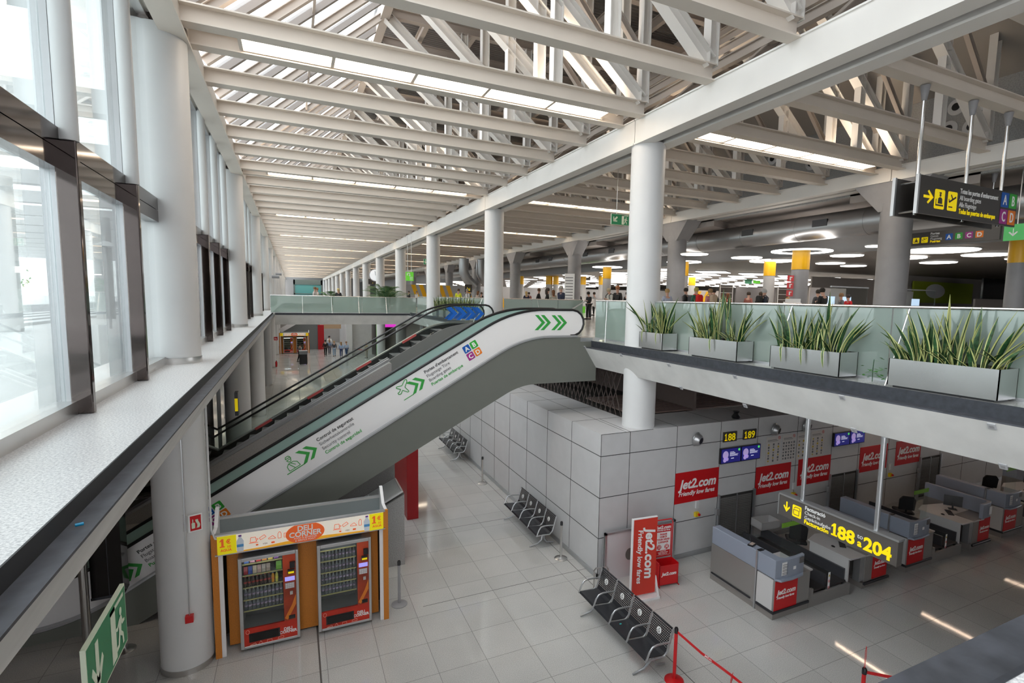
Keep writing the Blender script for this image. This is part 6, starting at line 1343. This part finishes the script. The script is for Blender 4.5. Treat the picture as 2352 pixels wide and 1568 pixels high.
up = [('walk', 'older man in dark navy jacket and pale shirt left of the notice column', 1289, 656, 1.78, -1.2, NAVY, BLK, (.35, .33, .3), 0, None),
      ('walk', 'man in a black suit stepping through the gap in the glass rails', 1238, 662, 1.80, 1.0, BLK, BLK, (.12, .06, .03), 0, None),
      ('walk', 'woman in a black cardigan carrying a green item at the gap', 1258, 661, 1.70, 1.1, BLK, GRY, (.03, .02, .015), 1, None),
      ('stand', 'woman in dark blue shirt with blond hair seen from behind', 1209, 669, 1.66, 3.0, NAVY, BLK, (.40, .28, .12), 1, None),
      ('stand', 'woman with brown hair in pale top behind the older man', 1271, 666, 1.66, 3.0, (.35, .35, .30), GRY, (.16, .07, .03), 1, None),
      ('phone', 'person in black with dark hair bent over the reader panels', 1353, 669, 1.62, -1.4, BLK, BLK, (.02, .015, .01), 0, None),
      ('phone', 'person in white shirt and pale cap with a black backpack', 1400, 661, 1.76, -1.4, (.45, .46, .44), GRY, (.3, .26, .18), 0, (.35, .30, .2)),
      ('stand', 'red-haired man in black beside the white-shirted person', 1419, 656, 1.84, -1.2, BLK, BLK, (.30, .12, .05), 0, None),
      ('stand', 'blond woman with black shoulder bag right of the big white column', 1533, 663, 1.66, 2.9, (.35, .38, .48), BLK, (.38, .24, .10), 0, None),
      ('stand', 'man in black T-shirt carrying a large grey backpack', 1576, 661, 1.78, -2.6, BLK, GRY, (.02, .015, .01), 0, None),
      ('stand', 'person in green top with a red drawstring bag', 1600, 660, 1.76, 3.1, (.02, .11, .07), BLK, (.35, .28, .08), 0, (.35, .3, .08)),
      ('stand', 'woman with hair bun in pink top and beige backpack', 1632, 663, 1.70, 3.1, (.45, .18, .2), GRY, (.25, .15, .07), 0, None),
      ('stand', 'person in black with dark hair right of the woman in pink', 1640, 663, 1.74, 3.1, BLK, BLK, (.03, .02, .015), 0, None),
      ('stand', 'woman with brown hair in pale top behind the planter leaves', 1660, 674, 1.60, 3.1, (.4, .38, .36), GRY, (.14, .07, .04), 1, None),
      ('stand', 'woman with long auburn hair behind the planter leaves', 1672, 673, 1.62, 3.0, (.3, .08, .05), BLK, (.16, .05, .02), 1, None),
      ('stand', 'grey-haired man in dark jacket with a rucksack by the yellow sign', 1756, 663, 1.74, 1.3, (.03, .035, .05), BLK, (.4, .4, .4), 0, None),
      ('phone', 'man in mustard jacket and black cap in front of the notice', 1814, 667, 1.76, .2, (.42, .19, .02), BLK, BLK, 0, BLK),
      ('stand', 'man in dark grey with backpack left of the glass booth', 1880, 665, 1.80, 2.9, (.06, .06, .065), BLK, (.02, .015, .01), 0, None),
      ('phone', 'man in black raising his phone left of the glass booth', 1892, 660, 1.82, 3.1, BLK, BLK, (.02, .015, .01), 0, None),
      ('stand', 'woman with curly hair in grey by the glass booth', 1933, 673, 1.66, -2.2, (.12, .12, .13), (.5, .02, .03), (.22, .12, .06), 0, None),
      ('stand', 'child-sized person in red top by the glass booth', 1949, 676, 1.62, -1.8, (.50, .01, .015), (.3, .01, .01), (.03, .02, .02), 0, None),
      ('stand', 'man in bright yellow high-visibility shirt by the yellow bands', 1053, 663, 1.78, 2.6, (.62, .66, .02), (.1, .1, .1), (.10, .06, .03), 0, None),
      ('stand', 'grey-haired man in white shirt with backpack beside the yellow shirt', 1073, 663, 1.78, -1.0, (.55, .55, .55), GRY, (.3, .28, .26), 0, None),
      ('stand', 'woman seen far off in beige near the second big column', 1098, 668, 1.68, 2.0, (.4, .33, .28), GRY, (.2, .1, .05), 1, None),
      ('stand', 'dark-clothed person leaning at the rail near the second big column', 1106, 671, 1.60, 2.0, BLK, BLK, (.08, .05, .03), 0, None),
      ('stand', 'distant person in dark clothes left of the white row column', 939, 668, 1.70, 2.0, BLK, BLK, (.06, .04, .03), 0, None),
      ('stand', 'distant person in white behind the rail left of the yellow shirt', 957, 668, 1.72, 2.0, (.6, .58, .56), GRY, (.25, .18, .12), 0, None),
      ('stand', 'blond woman in black on the bridge by the palm', 777, 664, 1.68, -.4, BLK, BLK, (.55, .42, .18), 1, None),
      ('stand', 'person with brown hair on the bridge, left of a pair', 723, 664, 1.74, 1.2, (.5, .45, .43), GRY, (.18, .1, .05), 0, None),
      ('stand', 'person with reddish hair on the bridge, right of a pair', 728, 665, 1.70, -1.2, (.48, .4, .36), GRY, (.3, .12, .05), 0, None)]
for (po, lab, px, py, h, rz, sh, tr_, ha, lh, cp_) in up:
    l = at_up(px, py, h)
    if px < 900: f_ = (41.0 + .8 * (px == 728)) / l[1]; l = (l[0] * f_, l[1] * f_, 5.5)
    person(po, lab, l, rz, sh, tr_, ha, h, long_hair=bool(lh), cap=cp_)
    if 'backpack' in lab or 'rucksack' in lab or 'drawstring' in lab:
        col = (.02, .02, .02) if 'black back' in lab or 'ruck' in lab else (.55, .01, .01) if 'draw' in lab else (.4, .3, .22) if 'beige' in lab else (.07, .07, .08)
        bag(None, 'backpack worn by the ' + lab[:60].split(' with ')[0].split(' carrying ')[0], col, rz, (l[0], l[1], UZ))
for i in range(10):
    l = at_up(random.choice((1150, 1165, 1305, 1325, 1375, 1470, 1505, 1700, 1720, 1745)) + random.randint(-6, 6) if i > 4 else 1140 + 75 * i, 672, 1.66)
    if l[1] < 110 and l[0] > 8.5: person('stand', 'small distant traveller seen over the glass rail', l, random.random() * 6, random.choice([BLK, (.4, .4, .4), (.3, .1, .08)]), BLK, h=1.7, grp='distant travellers in the security hall')
lowp = [('walk', 'man in black T-shirt with printed back in the lower hall group', 748, 818, .1, BLK, BLK, (.02, .015, .01), 0, 1.8), ('walk', 'tall man in white T-shirt leading the lower hall group', 757, 808, .0, (.75, .75, .75), BLK, (.03, .02, .02), 0, 1.9), ('walk', 'woman with blue top tied over patterned trousers in the lower hall', 757, 813, .1, (.2, .27, .4), (.06, .06, .08), (.35, .2, .1), 1, 1.66),
        ('walk', 'woman in dark top with denim jacket round her waist', 768, 818, .0, (.06, .06, .07), (.25, .36, .48), (.4, .26, .13), 0, 1.70), ('walk', 'woman in light blue top carrying a paper bag', 784, 820, .0, (.30, .42, .62), (.02, .04, .12), (.35, .2, .08), 1, 1.66), ('walk', 'person in pale denim jacket at the right of the walking group', 796, 819, .2, (.42, .52, .68), (.05, .1, .2), (.30, .15, .07), 0, 1.68),
        ('walk', 'man in grey T-shirt pushing a black case stacked with a grey box', 690, 830, -.8, (.22, .22, .22), BLK, (.03, .02, .02), 0, 1.78), ('stand', 'woman in beige dress by the belts of the lower hall', 842, 822, .5, (.45, .38, .3), (.4, .33, .27), (.2, .1, .05), 0, 1.68)]
for (po, lab, px, py, rz, sh, tr_, ha, lh, h) in lowp:
    q = atZ(px, py, 0); person(po, lab, (q.x, q.y, 0), rz + math.pi, sh, tr_, ha, h, long_hair=bool(lh))
q = atZ(697, 836, 0); cs_ = thing('suitcase', 'black suitcase pushed by the man in the lower hall', 'suitcase', (q.x, q.y - .3, 0)); MB().box(-.35, .35, -.2, .2, .06, 1.0).build('shell', BLK and mat('case_black', (.01, .01, .012), .5), cs_, bevel=.04); MB().box(-.3, -.25, -.15, .15, 0, .06).box(.25, .3, -.15, .15, 0, .06).build('wheel', BLACK, cs_)
gb = thing('grey_box', 'grey box stacked on the black suitcase', 'box', (q.x, q.y - .3, 1.0)); MB().box(-.36, .36, -.22, .22, 0, .32).build('body', mat('box_grey', (.20, .21, .22), .4), gb, bevel=.03); MB().box(-.37, .37, -.23, .23, .30, .35).build('lid', ALU, gb)
# ================================================================ FAR LOWER HALL
gp_ = MB().lathe([(.46, 0), (.46, 4.75)], n=28).build('green_pillar', mat('lime_pillar', (.16, .50, .02), .4), smooth=True); q = atZ(875, 822, 0); gp_.location = q; tag(gp_, 'bright lime green round pillar in the far lower hall', 'pillar')
text(gp_, 'Z', (-.3, -.48, 3.6), XR, ZU, .8, TXTW, bold=.03)
q = atZ(738, 802, 0); rp_ = B('red_panel', MATS['deep_red_panel'], (-.35, .35, 0, 2, 0, 3.0)); rp_.location = q; tag(rp_, 'tall dark red panel in the far lower hall by the walking group', 'panel')
wd_ = thing('wooden_sign_wall', 'pale wooden wall sign with an oval ring in the far lower hall', 'sign', (atY(742, 780, 74).x, 74, 2.3)); wx = atY(784, 780, 74).x - wd_.location.x; B('board', mat('birch_board', (.52, .36, .22), .5), (0, wx, 0, .1, 0, 2.4), wd_)
decal(wd_, 'oval_ring', stroke([(wx * .55 + 1.1 * math.cos(a), 1.9 + .45 * math.sin(a)) for a in [k * .314 for k in range(21)]], .06), (0, -.01, 0), XR, ZU, TXTK)
S('wall_lower_back', mat('lower_back_wall', (.40, .38, .37), .5), (-2.4, 8, 80, 80.2, 0, 4.75)); S('wall_lower_white', PANEL, (6.0, 8.1, 62.3, 80, 0, 4.75)); S('column_blocks', WHITE, (5.3, 5.9, 61.5, 62.1, 0, 4.75))
dw = MB().prism([(-1.4, 70, 2.2), (3.0, 70, 4.9), (3.0, 70, 0), (-1.4, 70, 0)], (0, 2, 0)).build('far_escalator', mat('far_cladding', (.15, .16, .16), .5)); tag(dw, 'dark grey clad escalator flank behind the far kiosk', 'escalator'); MB().bar((-1.4, 69.95, 2.3), (3.0, 69.95, 5.0), .06, .5).build('side_panel', CLAD, dw)
MB().bar((-1.2, 69.9, 3.1), (2.2, 69.9, 5.2), .05, .08).build('handrail', BLACK, dw)
scn = thing('display_screen', 'magenta screen in the far lower hall left of the white column', 'screen', (atY(895, 745, 60).x - .6, 60, atY(895, 752, 60).z)); B('case', BLACK, (0, 2.0, 0, .1, 0, .6), scn); B('display', mat('magenta_screen', (.4, .02, .3), .4, emit=(.5, .03, .4), es=1.2), (.05, 1.95, -.02, 0, .05, .55), scn)
s2_ = copy_tree(scn); s2_.location = (atY(975, 745, 58).x - .4, 58, scn.location.z); s2_['label'] = 'magenta screen in the far lower hall right of the white column'; s2_['category'] = 'screen'
S('wall_lower_east', mat('lower_dim_wall', (.22, .18, .165), .6), (10.5, 10.7, 36, 110, 0, 4.8))
S('wall_front_east', PANEL, (7.9, 8.1, 36.1, 36.2, 0, 4.8))
for i, (x, yv) in enumerate(((6.0, 59.5), (6.9, 57.5), (5.4, 60.5))): inst(ps, (x, yv, 0), ['steel queue post far down the lower hall, middle', 'steel queue post far down the lower hall, right', 'steel queue post far down the lower hall, left'][i])
belt('dark red belt between the far queue posts', [(6.0, 59.5, .95), (6.9, 57.5, .95)])
fsn = thing('fire_sign', 'small red fire sign on the left columns of the lower hall', 'sign', (-1.4, atZ(628, 845, 0).y - 1, 2.6)); B('plate', RED, (-.15, .15, 0, .02, 0, .3), fsn); decal(fsn, 'symbol', [rect(-.08, .08, -.03, .22), rect(.02, .08, .08, .16)], (0, -.003, 0), XR, ZU, TXTW)
q = atX(545, 952, -1.42); qh = atX(545, 896, -1.42).z - q.z; tw = thing('totem', 'narrow black totem with a yellow panel on the second lower left column', 'totem', tuple(q)); B('body', BLACK, (-.04, .04, -.15, .15, 0, qh), tw); B('yellow_panel', YEL, (-.035, .035, -.156, -.15, qh * .2, qh * .75), tw)
# black glass lift front and steel tube at lower left, small wall cameras
lf = thing('black_cabinet', 'tall black glass cabinet under the granite ledge, left of the white column', 'cabinet', (atY(205, 1300, 12.0).x, 12.0, 0)); w_ = atY(280, 1300, 12.0).x - atY(205, 1300, 12.0).x
B('body', mat('black_gloss', (.012, .011, .011), .12), (0, w_, 0, .4, .9, 4.7), lf); MB().box(-.01, w_ + .01, -.01, .0, .9, .95).box(w_ * .55, w_ * .57, -.012, 0, .95, 4.7).build('edge', DSTEEL, lf); decal(lf, 'white_label', [rect(w_ * .1, 2.3, w_ * .38, 2.42)], (0, -.004, 0), XR, ZU, TXTW)
tb = tag(MB().tube([(0, 0, 0), (0, 0, 4.75)], .07, 16).build('steel_tube', STEEL, smooth=True), 'slim upright steel tube beside the black cabinet', 'tube'); tb.location = (atY(196, 1400, 11.8).x, 11.8, 0)
for i, (px, yv) in enumerate(((620, 45), (635, 56))):
    p = atX(px, 628, -1.2); c = tag(MB().lathe([(.12, 0), (.12, .5)], n=12).build('wall_camera', GREYC, smooth=True), ['grey wall lamp on the left columns, nearer of two', 'grey wall lamp on the left columns, farther of two'][i], 'lamp'); c.location = (-1.3, SP * (4 + i), p.z if p.z < 9 else 7.6); c.rotation_euler = (0, math.radians(90), 0)
# far glazed room at the end of the hall
fr = thing('glazed_cabin', 'teal glazed cabin at the far end of the left hall', 'cabin', (.3, 120, 5.5)); B('glass', mat('teal_glass', (.10, .32, .32), .1), (.3, 5.2, 0, .1, .3, 3.2), fr); MB().box(0, .3, -.1, 3, 0, 4.2).box(5.2, 5.5, -.1, 3, 0, 4.2).box(0, 5.5, -.1, 3, 3.2, 4.2).box(0, 5.5, -.1, .0, 1.2, 1.4).build('frame', mat('cabin_frame', (.12, .16, .16), .4), fr)
for t_ in T.values():
    for ch in list(t_.children): bpy.data.objects.remove(ch)
    bpy.data.objects.remove(t_)
